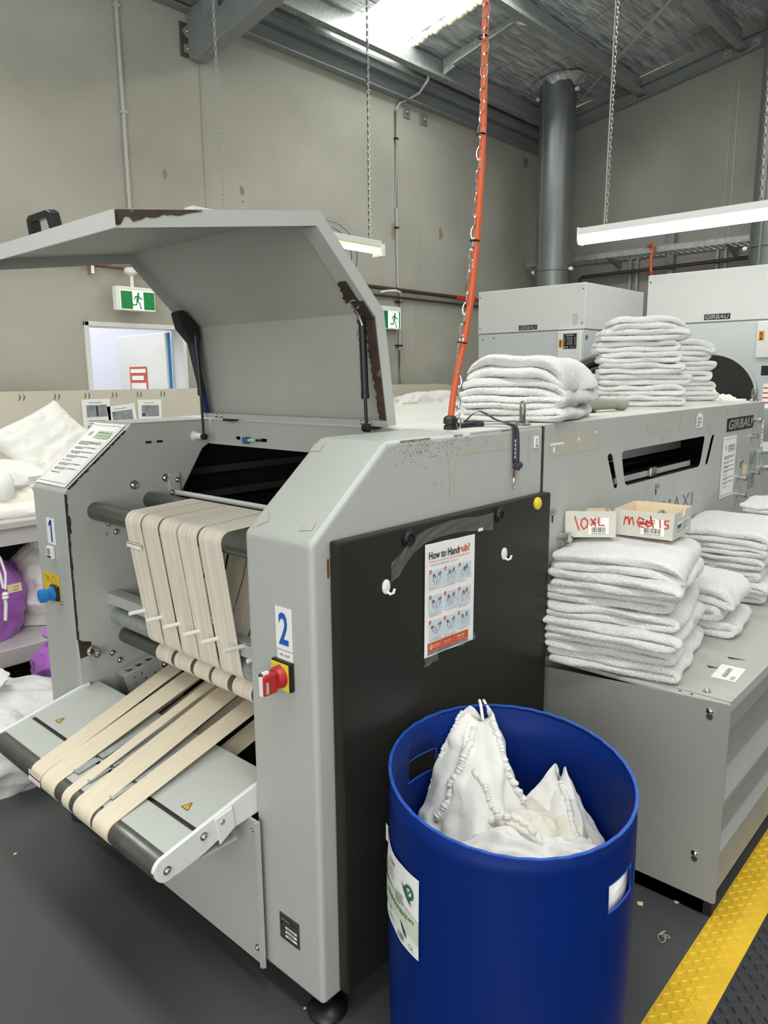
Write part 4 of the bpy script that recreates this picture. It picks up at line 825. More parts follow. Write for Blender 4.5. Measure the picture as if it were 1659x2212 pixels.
# instruction sheets
def sheet_thing(fr, w_, h_, label, loc):
    t = thing('instruction_sheet', label, 'notice', loc, 'machine instruction sheets')
    mb = MB(); mb.grid(lambda i, j: fr @ V3((w_*i/8, h_*j/12, .001+.0015*math.sin(j*.8+i*.6)*(1 if 0 < i < 8 and 0 < j < 12 else .2))), 9, 13); mb.build('sheet', 'paper', t, smooth=True)
    d = .0036; b_ = .012; strokes('border_line', 'ink_black', [[(b_, b_), (w_-b_, b_), (w_-b_, h_-b_), (b_, h_-b_), (b_, b_)]], .0014, fr, t, d)
    rects('title_box', 'pale_green', [(w_*.42, h_-.075, w_*.86, h_-.040)], fr, t, d)
    text('title', 'Safe Work Practice', 'ink_black', fr @ Matrix.Translation((w_*.46, h_-.052, 0)), w_*.34, .006, t, depth=d+.0004, bold=.01); text('title', 'Towel folding machine', 'ink_black', fr @ Matrix.Translation((w_*.46, h_-.068, 0)), w_*.34, .006, t, depth=d+.0004)
    mb = MB(); disc(mb, fr, w_*.24, h_-.056, .012, d, 24, .0105); q = mb.build('prohibition_symbol', 'ink_red', t); strokes('symbol', 'ink_black', [[(w_*.24-.003, h_-.062), (w_*.24, h_-.054), (w_*.24+.004, h_-.048)]], .003, fr, t, d); strokes('prohibition_bar', 'ink_red', [[(w_*.24-.008, h_-.049), (w_*.24+.008, h_-.063)]], .0015, fr, t, d+.0003)
    rs = []; y = h_-.098
    for k, n in enumerate((3, 2, 2, 2, 1, 2, 2, 1)): rs += word_lines(w_*.16, w_*.86, y, .0026, n, .0065, .45, k+3); y -= .0065*n+.0085
    rects('body_text', 'ink_black', rs, fr, t, d); return t
sheet_thing(frame((.012, 1.435, 1.2665), (0, -1, 0), (.254, 0, .21)), .222, .302, 'laminated instruction sheet on the sloping top of the far machine column', (.13, 1.32, 1.37))
sheet_thing(frame((2.68, -.0012, 1.010), (1, 0, 0), (0, 0, 1)), .205, .302, 'narrow looking instruction sheet below the badge on the machine side', (2.78, 0, 1.01))
tg_ = thing('paper_tag', 'small handwritten white tag stuck near the top of the machine side', 'tag', (2.345, 0, 1.38)); ft = frame((2.30, -.0012, 1.378), (1, 0, 0), (0, 0, 1))
mb = MB(); mb.quad(*[ft @ V3((*q, .001)) for q in ((0, 0), (.085, .0), (.085, .05), (.06, .066), (.03, .066), (.002, .05))]); mb.build('card', 'paper', tg_)
text('handwriting', 'BULK', 'ink_black', ft @ Matrix.Translation((.018, .034, 0)), .055, .013, tg_, depth=.0016, shear=.3); text('handwriting', 'TOWELS', 'ink_black', ft @ Matrix.Translation((.01, .018, 0)), .06, .012, tg_, depth=.0016, shear=.3); text('handwriting', '#TEA', 'ink_black', ft @ Matrix.Translation((.01, .004, 0)), .045, .011, tg_, depth=.0016, shear=.2)
rects('pink_smear', 'tape_join', [(.062, .004, .078, .03)], ft, tg_, .0013)

# ================================================================== side cabinet with the lower towels
sd = thing('side_cabinet', 'low grey side cabinet with stepped front carrying the lower towel stacks', 'cabinet', (1.03, -.6, 0))
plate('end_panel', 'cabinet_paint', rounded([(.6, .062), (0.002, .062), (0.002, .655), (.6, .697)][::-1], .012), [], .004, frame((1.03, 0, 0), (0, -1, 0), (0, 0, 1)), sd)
MB().box(1.034, 3.0, -.590, -.002, .676, .690).build('top_plate', 'cabinet_top', sd, bevel=.004)
MB().box(1.06, 3.0, -.592, -.002, .6905, .6935).build('cover_plate', 'cabinet_top', sd, bevel=.0012)
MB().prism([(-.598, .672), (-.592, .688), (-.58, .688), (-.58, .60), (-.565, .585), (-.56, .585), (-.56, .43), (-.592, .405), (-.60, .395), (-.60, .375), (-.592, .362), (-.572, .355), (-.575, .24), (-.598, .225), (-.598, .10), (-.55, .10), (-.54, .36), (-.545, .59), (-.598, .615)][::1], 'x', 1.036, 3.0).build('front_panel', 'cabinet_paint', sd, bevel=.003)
box('plinth', 'interior_dark', 1.05, 3.0, -.56, -.02, .0, .09, sd)
box('plinth_rail', 'black_rubber', 1.05, 1.07, -.585, -.02, .0, .05, sd)
for (y, z) in ((-.545, .655), (-.532, .195)):
    s_ = MB().lathe((1.028, y, z+.008), (-1, 0, 0), [(0, .010), (.004, .010), (.008, .006), (.009, .002)], 16).build('screw', 'chrome', sd, smooth=True); MB().lathe((1.0275, y, z-.010), (-1, 0, 0), [(0, .009), (.001, .009)], 16).build('key_hole', 'steel_grey', s_)
bolt('cover_screw', (1.085, -.515, .6935), (0, 0, 1), .009, sd, 'chrome')
for (x, y) in ((1.048, -.45), (1.046, -.485)): box('small_hole', 'black_plastic', x-.003, x+.003, y-.004, y+.004, .690, .6908, sd)
mb = MB()
for (x, y) in ((1.40, -.48), (1.28, -.455)): mb.prism([(x-.004, y), (x+.012, y+.012), (x+.018, y-.045)], 'z', .6936, .6942)
mb.build('cut_marks', 'black_plastic', sd)
lb = thing('paper_label', 'white HEADERS label stuck on the grey cabinet top near its corner', 'label', (1.275, -.53, .694)); fl3 = frame((1.215, -.475, .6942), (.30, -.95, 0), (.95, .30, 0))
fl3 = frame((1.205, -.508, .6942), (1, .06, 0), (-.06, 1, 0)) @ Matrix.Translation((0, -.048, 0))
rects('card', 'paper', [(0, 0, .13, .072)], fl3, lb, .0004); rects('cover_tape', 'clear_tape', [(-.03, -.012, .15, .085)], fl3, lb, .0008); text('lettering', 'HEADERS', 'ink_black', fl3 @ Matrix.Translation((.022, .032, 0)), .085, .014, lb, depth=.0012, shear=.2); text('lettering', '0 XL', 'ink_black', fl3 @ Matrix.Translation((.012, .008, 0)), .03, .012, lb, depth=.0012)

# ================================================================== towels
FUZZ = bpy.data.textures.new('fuzz', 'CLOUDS'); FUZZ.noise_scale = .006; FUZZ.noise_depth = 1
def towel_mesh(L, V, t, seed, layers=2, curl=.012, droop=.0, sag=.0):
    R_ = random.Random(seed); path = []
    g = .97
    def hair(z0, z1, xr, dirn):   # half-turn joining two layers
        c = (z0+z1)/2; r = (z1-z0)/2; return [(xr+dirn*(r+curl)*math.sin(a), c-r*math.cos(a)) for a in [PI*k/6 for k in range(1, 6)]]
    z = t/2; nS = 12; ends = [0.0+R_.uniform(-.004, .010) for _ in range(4)]; rgt = L-t
    P = []
    for k in range(layers):
        zz = t/2+k*t*g; x0 = ends[k]+.01; xs = [x0+(rgt-x0)*q/nS for q in range(nS+1)]
        if k % 2: xs = xs[::-1]
        wob = R_.uniform(0, 6); P += [(x, zz+.0014*math.sin(x*30+wob)) for x in xs]
        if k < layers-1: P += hair(zz, zz+t*g, rgt if k % 2 == 0 else x0, 1 if k % 2 == 0 else -1)
    n = len(P); nv = 16; mb = MB(); rings = []
    tn = []
    for i in range(n):
        a = P[max(i-1, 0)]; b = P[min(i+1, n-1)]; d = V3((b[0]-a[0], b[1]-a[1], 0)).normalized(); tn.append((-d.y, d.x))
    vs = [0, .012, .035]+[V*(q/(nv-1)) for q in range(1, nv-1)]+[V-.035, V-.012, V]; vs = sorted(set(vs)); ths = []
    for v in vs:
        e = min(v, V-v); ths.append(.5*t*(math.sqrt(max(0, 1-(1-min(1, (e+.004)/(t*.75)))**2))*.97+.03*1))
    for j, v in enumerate(vs):
        h = max(ths[j], t*.12); rr = []
        for i in range(n): rr.append((P[i][0]-tn[i][0]*h, P[i][1]-tn[i][1]*h))
        # rounded free end
        e = P[-1]; d = V3((P[-1][0]-P[-2][0], P[-1][1]-P[-2][1], 0)).normalized(); rr += [(e[0]+d.x*h*cx_-tn[-1][0]*h*sx_, e[1]+d.y*h*cx_-tn[-1][1]*h*sx_) for cx_, sx_ in ((.75, .75), (1.05, 0), (.75, -.75))]
        for i in range(n-1, -1, -1): rr.append((P[i][0]+tn[i][0]*h, P[i][1]+tn[i][1]*h))
        e = P[0]; d = V3((P[0][0]-P[1][0], P[0][1]-P[1][1], 0)).normalized(); rr += [(e[0]+d.x*h*cx_+tn[0][0]*h*sx_, e[1]+d.y*h*cx_+tn[0][1]*h*sx_) for cx_, sx_ in ((.75, .75), (1.05, 0), (.75, -.75))]
        row = []
        for (x, z) in rr:
            q = V3((x, v, z)); s_ = V3((seed*1.7, seed*.3, 0)); k = .35+.65*min(1, z/(t*2))
            q.x += .020*noise.noise(V3((v*7, z*22, seed)))+.009*noise.noise(q*22+s_)
            q.y += (.022*noise.noise(V3((x*7, z*34, seed+9))) if v < V*.2 or v > V*.8 else 0)
            q.z += k*(.010*noise.noise(V3((x*8, v*6, seed+3)))+.0045*noise.noise(q*30+s_))
            ex = max(0, x-(L-.10))/.10; ev = max(0, .08-v)/.08; q.z -= droop*ex*ex+sag*ev*ev
            q.z -= droop*.4*(max(0, (.07-x))/.07)**2
            row.append(mb.bm.verts.new(q))
        rings.append(row)
    m_ = len(rings[0])
    for j in range(len(rings)-1):
        for i in range(m_): mb.bm.faces.new((rings[j][i], rings[j][(i+1) % m_], rings[j+1][(i+1) % m_], rings[j+1][i]))
    # end caps as strips between paired sides of the ribbon
    for row in (rings[0], rings[-1]):
        a = row[:n]; b = row[n+3:2*n+3][::-1]
        for i in range(n-1): mb.bm.faces.new((a[i], a[i+1], b[i+1], b[i]))
        mb.bm.faces.new((a[-1], row[n], row[n+1], row[n+2], b[-1])); mb.bm.faces.new((a[0], b[0], row[2*n+3], row[2*n+4], row[2*n+5]))
    bmesh.ops.recalc_face_normals(mb.bm, faces=mb.bm.faces); me = bpy.data.meshes.new('towel'); mb.bm.to_mesh(me); mb.bm.free(); me.polygons.foreach_set('use_smooth', [True]*len(me.polygons)); me.materials.append(M['terry']); return me
def towel(x, y, z, rot, L, V, t, seed, label, group, layers=2, tilt=0, **kw):
    me = towel_mesh(L, V, t, seed, layers, **kw); o = bpy.data.objects.new('folded_towel', me); C.objects.link(o); o.location = (x, y, z); o.rotation_euler = (math.radians(tilt), 0, math.radians(rot))
    md = o.modifiers.new('s', 'SUBSURF'); md.levels = 2; md.render_levels = 2
    md = o.modifiers.new('d', 'DISPLACE'); md.texture = FUZZ; md.strength = .0045; md.mid_level = .5; md.texture_coords = 'LOCAL'
    tag(o, label, 'towel', group); return o
ordw = ['bottom', 'second', 'third', 'fourth', 'fifth', 'sixth', 'seventh', 'eighth', 'ninth']
def stack(x, y, z, rot, specs, where, group, seed, top=True):
    R_ = random.Random(seed); n = len(specs)
    for k, sp in enumerate(specs):
        L, V, t = sp[:3]; dx, dy, dr = sp[3:6] if len(sp) > 5 else (R_.uniform(-.010, .010), R_.uniform(-.012, .012), R_.uniform(-2.5, 2.5)); kw = sp[6] if len(sp) > 6 else {}
        nm = 'topmost' if k == n-1 else ordw[k]
        a = math.radians(rot); px = x+math.cos(a)*dx-math.sin(a)*dy; py = y+math.sin(a)*dx+math.cos(a)*dy
        lab = ('topmost white folded towel %s' % where) if k == n-1 else ('bottom white folded towel %s' % where if k == 0 else 'white folded towel, %s from the bottom %s' % (nm, where))
        towel(px, py, z, rot+dr, L, V, t, seed*20+k, lab, group, **kw); z += t*1.93*(kw.get('layers', 2)/2)
    return z
# stack under the boxes on the side cabinet
zt = stack(.985, -.035, .694, -79, [(.405, .47, .026, 0, 0, 0), (.395, .47, .027, .0, -.006, 1.5), (.415, .45, .028, -.018, -.014, -2), (.40, .44, .025, -.006, .0, 1), (.385, .44, .027, -.012, .01, 3), (.395, .44, .028, -.004, .002, -2), (.40, .46, .031, .0, .02, 2, dict(droop=.03))], 'in the stack under the boxes', 'towels stacked under the cardboard boxes', 11)
BOXZ = zt
stack(1.53, -.10, .694, -84, [(.34, .30, .031), (.30, .28, .031), (.33, .30, .034, 0, 0, 0, dict(droop=.025))], 'in the short stack behind the boxed stack', 'towels in the short middle stack', 12)
ze = stack(2.02, -.035, .694, -86, [(.36, .46, .024), (.37, .46, .025), (.355, .46, .025), (.36, .46, .025), (.365, .47, .024), (.37, .48, .029, 0, 0, 0, dict(droop=.015))], 'in the right stack on the cabinet', 'towels in the right stack on the cabinet', 13)
towel(2.50, -.15, ze+.002, -86, .25, .30, .022, 77, 'small white rolled towel lying on the right cabinet stack by the photo edge', 'towels in the right stack on the cabinet')
# stacks on the machine top
zA = TOP+.004
stack(.965, .305, zA, -74, [(.345, .48, .0215, 0, 0, 0, dict(droop=.0)), (.335, .47, .0215, .0, .0, 1), (.360, .43, .030, -.012, .02, -2, dict(droop=.035)), (.325, .38, .036, .018, .02, -3, dict(droop=.055))], 'in the left stack on the machine', 'towels in the left stack on the machine top', 14)
stack(2.25, .45, zA, -61, [(.38, .32, .025), (.39, .33, .025), (.41, .34, .028), (.37, .32, .026), (.36, .33, .025), (.37, .32, .027), (.39, .32, .027), (.34, .30, .030, .05, 0, 2, dict(droop=.03))], 'in the tall stack on the machine', 'towels in the tall stack on the machine top', 15)
stack(2.98, .52, zA, -50, [(.40, .36, .027), (.38, .36, .028), (.36, .34, .030), (.37, .34, .026), (.34, .33, .030), (.36, .34, .032, 0, 0, 0, dict(droop=.03))], 'in the stack behind the tall one', 'towels in the rear stack on the machine top', 16)

# ================================================================== cardboard boxes
def carton(name_lab, loc, rot, W_, D_, H_, front, seed, tilt=0, torn=False):
    t = thing('cardboard_box', name_lab, 'box', loc, 'open cardboard boxes on the towels'); t.rotation_euler = (math.radians(tilt), 0, math.radians(rot)); WP[t.name] = V3((0, 0, 0)); th = .0022; R_ = random.Random(seed)
    def wall(nm, fr, w_, notch=None, hole=None):
        n = 24; top = [(w_*k/n, H_+R_.uniform(-.0012, .0012)-(notch(k/n) if notch else 0)) for k in range(n, -1, -1)]
        o = plate(nm, 'cardboard', [(0, 0), (w_, 0)]+top, [hole] if hole else [], th, fr, t)
        o2 = plate('inner_lining', 'cardboard_inside', [(0.001, 0), (w_-.001, 0)]+[(min(max(p[0], .001), w_-.001), p[1]-.0006) for p in top], [hole] if hole else [], .0008, fr @ Matrix.Translation((0, 0, -th*.5-.0006)), o); return o
    fw_ = wall('front_wall', frame((0, 0, 0), (1, 0, 0), (0, 0, 1)), W_)
    wall('back_wall', frame((W_, D_, 0), (-1, 0, 0), (0, 0, 1)), W_, None if not torn else (lambda s: .02*(s > .7)), [(W_*.5+.018*math.cos(a), H_*.55+.015*math.sin(a)) for a in [2*PI*k/16 for k in range(16)]])
    rw = wall('side_wall', frame((W_, 0, 0), (0, 1, 0), (0, 0, 1)), D_, lambda s: .022*(.38 < s < .62)*(1))
    wall('side_wall', frame((0, D_, 0), (0, -1, 0), (0, 0, 1)), D_, (lambda s: .018*math.sin(s*9)**2) if torn else None)
    box('base', 'cardboard_inside', 0.001, W_-.001, .001, D_-.001, 0, .002, t)
    ff = frame((0, -.0014, 0), (1, 0, 0), (0, 0, 1)); stc = rects('product_label', 'paper', [(W_*.46, .010, W_*.86, .066)], ff, fw_, .0004)
    bars = []; x = W_*.52; rr = random.Random(seed)
    while x < W_*.80: w2 = rr.choice((.0008, .0016, .0024)); bars.append((x, .017, x+w2, .034)); x += w2+rr.choice((.0008, .0014, .002))
    rects('barcode', 'ink_black', bars, ff, stc, .0008); rects('label_text', 'ink_black', word_lines(W_*.47, W_*.70, .060, .0022, 4, .006, .6, seed)+word_lines(W_*.52, W_*.8, .012, .002, 1, .004, 1, seed+1), ff, stc, .0008)
    strokes('marker_writing', 'ink_red', [[(x*W_, z*H_) for x, z in l] for l in front], .0042, ff, fw_, .0012)
    fr2 = frame((W_+.0014, 0, 0), (0, 1, 0), (0, 0, 1)); sl = rects('side_label', 'paper', [(D_*.18, .014, D_*.86, .055)], fr2, rw, .0004); rects('label_logo', 'dial_blue', [(D_*.20, .032, D_*.42, .046)], fr2, sl, .0008); rects('label_text', 'ink_black', word_lines(D_*.45, D_*.84, .048, .0016, 5, .0045, .8, seed+5)+word_lines(D_*.2, D_*.84, .026, .0016, 3, .004, .8, seed+6), fr2, sl, .0008)
    return t
med = [[(.17, .42), (.19, .74), (.21, .66), (.24, .74), (.26, .45), (.28, .68), (.31, .74), (.34, .45)], [(.42, .55), (.50, .58), (.50, .72), (.43, .76), (.40, .60), (.43, .42), (.52, .40)], [(.62, .60), (.56, .66), (.54, .50), (.58, .42), (.64, .50), (.62, .85), (.68, .40)], [(.44, .50), (.62, .62)], [(.44, .60), (.60, .48)], [(.78, .74), (.79, .44)], [(.93, .74), (.86, .72), (.86, .60), (.92, .58), (.92, .48), (.86, .42)]]
xl = [[(.18, .80), (.27, .28)], [(.38, .74), (.32, .66), (.31, .46), (.36, .32), (.43, .40), (.44, .62), (.38, .74)], [(.50, .72), (.60, .42)], [(.60, .74), (.51, .44)], [(.52, .66), (.60, .52)], [(.66, .76), (.66, .46), (.77, .46)]]
BT = BOXZ+.014
carton('open cardboard box marked "med 15" in red, on the front of the towels', (1.30, -.105, BT), -85, .195, .205, .088, med, 5)
carton('torn tilted cardboard box marked "10 XL" in red, behind the other box', (1.13, -.012, BT+.004), -52, .165, .14, .088, xl, 9, tilt=-6, torn=True)

# ================================================================== blue drum
DC = V3((.2937, -.3421, 0)); DR = .28; DZ0, DSX, DSY = .7163, .0599, .0981
db = thing('laundry_drum', 'blue plastic drum cut open with square hand holes, full of white bags', 'drum', (DC.x, DC.y, 0))
def drum():
    angs = sorted(set([a for a in range(0, 360, 4)]+[76, 98, 258, 279])); angs = [a for a in angs if not any(0 < abs(a-b) < 2 for b in (76, 98, 258, 279))]
    hs = [0, .02, .06, .12, .2, .28, .36, .44, .515, .522, .550, .586, .590, .620, .650, 1.0]
    mb = MB(); rows = []
    for a in angs:
        t = math.radians(a); rim = DZ0+DSX*DR*math.cos(t)+DSY*DR*math.sin(t); row = []
        for h in hs:
            z = h if h < 1 else rim
            if h < 1 and z > rim-.01: z = rim-.01-(0.652-h)*.02
            r = DR*(1.0+.012*math.sin(min(1, z/.7)*PI)) - (.02*max(0, .05-z)/.05) + .0015*math.sin(t*3+z*5); r += .003*math.sin(2*t+1) if h == 1 else 0
            row.append(mb.bm.verts.new((DC.x+r*math.cos(t), DC.y+r*math.sin(t), z)))
        rows.append(row)
    n = len(angs)
    for i in range(n):
        for j in range(len(hs)-1):
            a = angs[i]
            if 76 <= a < 98 and hs[j] in (.590, .620): continue
            if 258 <= a < 279 and hs[j] in (.522, .550): continue
            mb.bm.faces.new((rows[i][j], rows[(i+1) % n][j], rows[(i+1) % n][j+1], rows[i][j+1]))
    mb.bm.faces.new([r[0] for r in rows][::-1])
    o = mb.build('barrel_wall', 'drum_blue', db, smooth=True, solid=.005)
    mb = MB(); mb.grid(lambda i, j: (DC.x+(DR+(.0036, -.0036, -.0036, .0036, .0036)[j])*math.cos(2*PI*i/120), DC.y+(DR+(.0036, -.0036, -.0036, .0036, .0036)[j])*math.sin(2*PI*i/120), DZ0+DSX*DR*math.cos(2*PI*i/120)+DSY*DR*math.sin(2*PI*i/120)+(.0012, .0012, -.002, -.002, .0012)[j]+.0008*math.sin(i*1.9)), 120, 5, True)
    mb.build('cut_rim', 'drum_edge', db)
    for (a0, a1, z0, z1, z1b) in ((76, 98, .590, .650, 0), (258, 279, .522, .586, 0)):
        mb = MB()
        def P(a, z): r = DR*(1.0+.012*math.sin(min(1, z/.7)*PI)); return (DC.x+r*math.cos(math.radians(a)), DC.y+r*math.sin(math.radians(a)), z)
        L_ = [P(a0+(a1-a0)*k/8, z0) for k in range(9)]+[P(a1, z1)]+[P(a1+(a0-a1)*k/8, z1) for k in range(1, 9)]+[P(a0, z0)]
        mb.tube(L_, .0022, 6); mb.build('hole_edge', 'drum_edge', db)
drum()
def cylfr(a, z, off):  # point on the drum wall
    t = math.radians(a); r = DR*(1.0+.012*math.sin(min(1, z/.7)*PI))+off; return V3((DC.x+r*math.cos(t), DC.y+r*math.sin(t), z))
def drum_label():
    A0, A1, Z0, Z1 = 171.5, 130.0, .372, .566
    W_ = math.radians(A0-A1)*DR; H_ = Z1-Z0
    def wrap(x, y, off): # x 0..W_ from right edge, y up
        return cylfr(A0-math.degrees(x/DR), Z0+y, off)
    mb = MB(); mb.grid(lambda i, j: wrap(W_*i/30, H_*j/14, .0045+.0015*math.sin(j*.7+i*.3)*(i > 8)), 31, 15); lab = mb.build('drum_label', 'paper', db, smooth=True)
    mb = MB(); mb.grid(lambda i, j: wrap(W_*i/30, H_*(.18+.30*j/6+.08*math.sin(i*.12)), .0066), 31, 7); mb.build('label_band', 'label_green', lab, smooth=True)
    def wrapmesh(o, dz=.0075):
        for v in o.data.vertices: q = wrap(W_-v.co.x-0, v.co.y, dz); v.co = q
        return o
    I = Matrix.Identity(4)
    X = lambda x: W_-x
    wrapmesh(text('label_lettering', 'FLOW', 'ink_black', I @ Matrix.Translation((.105-.03, .163, 0)), .034, .012, lab, bold=.02))
    wrapmesh(text('label_lettering', '200L', 'ink_black', I @ Matrix.Translation((.075, .046, 0)), .016, .007, lab, bold=.02))
    wrapmesh(rects('label_text', 'ink_black', word_lines(.02, .10, .152, .0022, 5, .008, .6, 3)+word_lines(.115, .15, .120, .002, 5, .006, .6, 4)+word_lines(.06, .19, .085, .0018, 3, .004, .8, 5)+word_lines(.07, .11, .030, .002, 2, .005, .6, 8), I, lab))
    mb = MB(); disc(mb, I, .172, .148, .017, 0, 26, .010); wrapmesh(mb.build('eco_symbol', 'green_dark', lab)); wrapmesh(strokes('eco_symbol', 'green_dark', [[(.163, .150), (.170, .143), (.180, .158)]], .003, I, lab))
    for (x0, y0, x1, y1) in ((.142, .158, .182, .118), (.138, .060, .165, .028)):
        mb = MB(); d = V3((x1-x0, y1-y0, 0)); n_ = V3((-d.y, d.x, 0)).normalized(); pts = [V3((x0, y0, 0))+d*s+n_*.0045*math.sin(PI*s) for s in [k/8 for k in range(9)]]+[V3((x0, y0, 0))+d*s-n_*.0045*math.sin(PI*s) for s in [k/8 for k in range(7, 0, -1)]]; mb.quad(*pts); wrapmesh(mb.build('leaf_mark', 'ink_navy', lab))
    bars = []; x = .125; rr = random.Random(2)
    while x < .152: w2 = rr.choice((.0008, .0016, .002)); bars.append((x, .012, x+w2, .026)); x += w2+.0014
    wrapmesh(rects('barcode', 'ink_black', bars, I, lab))
    wrapmesh(strokes('maker_mark', 'ink_grey', [[(.176, .012), (.170, .018), (.176, .024), (.184, .022), (.186, .014), (.190, .010)], [(.186, .022), (.180, .012), (.176, .016)]], .0012, I, lab))
    mb = MB(); mb.grid(lambda i, j: wrap(W_+.004+.012*i/3, H_*(.78+.22*j/4), .004+.006*i/3), 4, 5); mb.build('label_flap', 'paper', lab)
drum_label()
# laundry bags in the drum
def cone_bag(label, apex, base, rx, ry, folds, seed, lean=0.8, hems=(), top=.12, pw=1.0):
    t = thing('laundry_bag', label, 'laundry bag', (base[0], base[1], base[2]), 'white bags in the drum'); R_ = random.Random(seed); A = V3(apex); B = V3(base); ph_ = [R_.uniform(0, 6.3) for _ in range(5)]; nu, nv = 150, 46; mb = MB()
    def P(a, s, off=0.0):
        w_ = (top+(1-top)*s**pw); fo = math.sin(folds*a+ph_[0]+1.8*s); fo2 = 1-abs(math.sin((folds+1)*.5*a+ph_[1]-1.4*s))*2
        fold = 1+(.20*fo+.12*fo2+.05*math.sin((folds*3+1)*a+ph_[2]))*(1-s*.30)
        c = A.lerp(B, s**lean); c.z = A.z+(B.z-A.z)*s
        x = c.x+(rx*w_*fold+off)*math.cos(a); y = c.y+(ry*w_*fold+off)*math.sin(a); z = c.z+(.022*math.sin(2*a+ph_[2])+.02*noise.noise(V3((x*14, y*14, seed))))*s+.020*math.sin(2*a+ph_[3])*(1-s)
        q = V3((x, y, z)); q += V3((noise.noise(q*18), noise.noise(q*18+V3((5, 5, 5))), noise.noise(q*20+V3((9, 1, 2)))))*.013*min(1, s*3+.2)
        cr = ridge(q*1.0+V3((seed, 0, 0)), 9, 2)-.8; q += V3((math.cos(a), math.sin(a), .3))*.006*cr
        r = math.hypot(q.x-DC.x, q.y-DC.y); lim = DR-.012
        if r > lim: q.x = DC.x+(q.x-DC.x)*lim/r; q.y = DC.y+(q.y-DC.y)*lim/r
        return q
    mb.grid(lambda i, j: P(2*PI*i/nu, j/(nv-1)), nu, nv, True); mb.build('cloth', 'cotton', t, smooth=True, solid=.0025)
    for (a0, a1, s0, s1, r_) in hems:
        n = 190; pts = []; rr = []
        for k in range(n):
            u = k/(n-1); pts.append(P(math.radians(a0+(a1-a0)*u)+.05*math.sin(u*9), s0+(s1-s0)*u, .003+.003*math.sin(k*.31+seed))); rr.append(r_*(.80+.13*math.sin(k*1.25+seed+math.sin(k*.11)*3)+.14*math.sin(k*.29)))
        MB().tube(pts, rr, 10).build('gathered_hem', 'cotton', t, smooth=True)
    return t
def heap(label, seed, c, r, z0, amp, ms='cotton'):
    t = thing('laundry_bag', label, 'laundry bag', (c[0], c[1], z0), 'white bags in the drum'); n = 90; mb = MB()
    def f(i, j):
        a = 2*PI*i/n; s = j/39; rr = r*s; x = c[0]+rr*math.cos(a); y = c[1]+rr*math.sin(a); d = math.hypot(x-DC.x, y-DC.y); lim = DR-.010
        if d > lim: x = DC.x+(x-DC.x)*lim/d; y = DC.y+(y-DC.y)*lim/d
        z = z0+amp*(1.1-s**2)+.020*ridge((x+seed, y, seed), 6.5, 3)+.012*fbm((x, y+seed, 3), 15, 3)
        return (x, y, z-.05*max(0, s-.8)/.2)
    mb.grid(f, n, 40, True); mb.build('cloth', ms, t, smooth=True, solid=.003); return t
heap('white laundry bag lying lowest in the drum, below the two peaks', 4, (DC.x, DC.y), DR-.012, .455, .03, 'cotton_cream')
heap('crumpled white laundry bag at the front middle of the drum', 9, (DC.x-.07, DC.y-.07), .17, .490, .035)
heap('crumpled white laundry bag against the right side of the drum by the hand hole', 15, (DC.x+.03, DC.y-.17), .13, .50, .04)
heap('creased cream laundry bag behind the front one in the drum', 23, (DC.x+.12, DC.y-.02), .12, .50, .03, 'cotton_cream')
pk = cone_bag('tall white drawstring bag standing up to the drum rim on the left', (.475, -.130, .735), (.335, -.215, .45), .135, .165, 3, 3, hems=((190, 150, .04, .85, .011), (250, 285, .02, .62, .010), (200, 262, .30, .66, .008), (120, 96, .05, .8, .007)), top=.22, pw=.8)
MB().tube([(.455, -.175, .64), (.468, -.155, .69), (.458, -.15, .725), (.470, -.135, .752), (.486, -.12, .755)], .0042, 8).build('drawstring', 'cord', pk, smooth=True)
MB().tube([(.49, -.165, .68), (.492, -.148, .72), (.492, -.135, .748), (.503, -.122, .75)], .0042, 8).build('drawstring', 'cord', pk, smooth=True)
pk2 = cone_bag('pointed white drawstring bag peaking at the right of the drum', (.545, -.335, .60), (.465, -.39, .46), .095, .125, 3, 8, hems=((215, 236, .02, 1.0, .009),), top=.10, pw=.85)
cfl = thing('laundry_bag', 'small folded hem of a white bag lying over the others at the drum front', 'laundry bag', (.27, -.36, .50), 'white bags in the drum')
mb = MB(); mb.grid(lambda i, j: (.17+.15*i/24+.012*math.sin(j*.5), -.43+.17*j/24-.03*i/24, .535+.050*math.sin(PI*i/24)*math.sin(PI*j/26+.2)+.005*math.sin(i*.8+j*.4)), 25, 25); mb.build('cloth', 'cotton', cfl, smooth=True, solid=.004)
MB().tube([(.315+.004*math.sin(k*.9), -.43+.16*k/50, .545+.04*math.sin(PI*k/50)) for k in range(51)], [.006+.003*abs(math.sin(k*.7)) for k in range(51)], 8).build('gathered_hem', 'cotton', cfl, smooth=True)

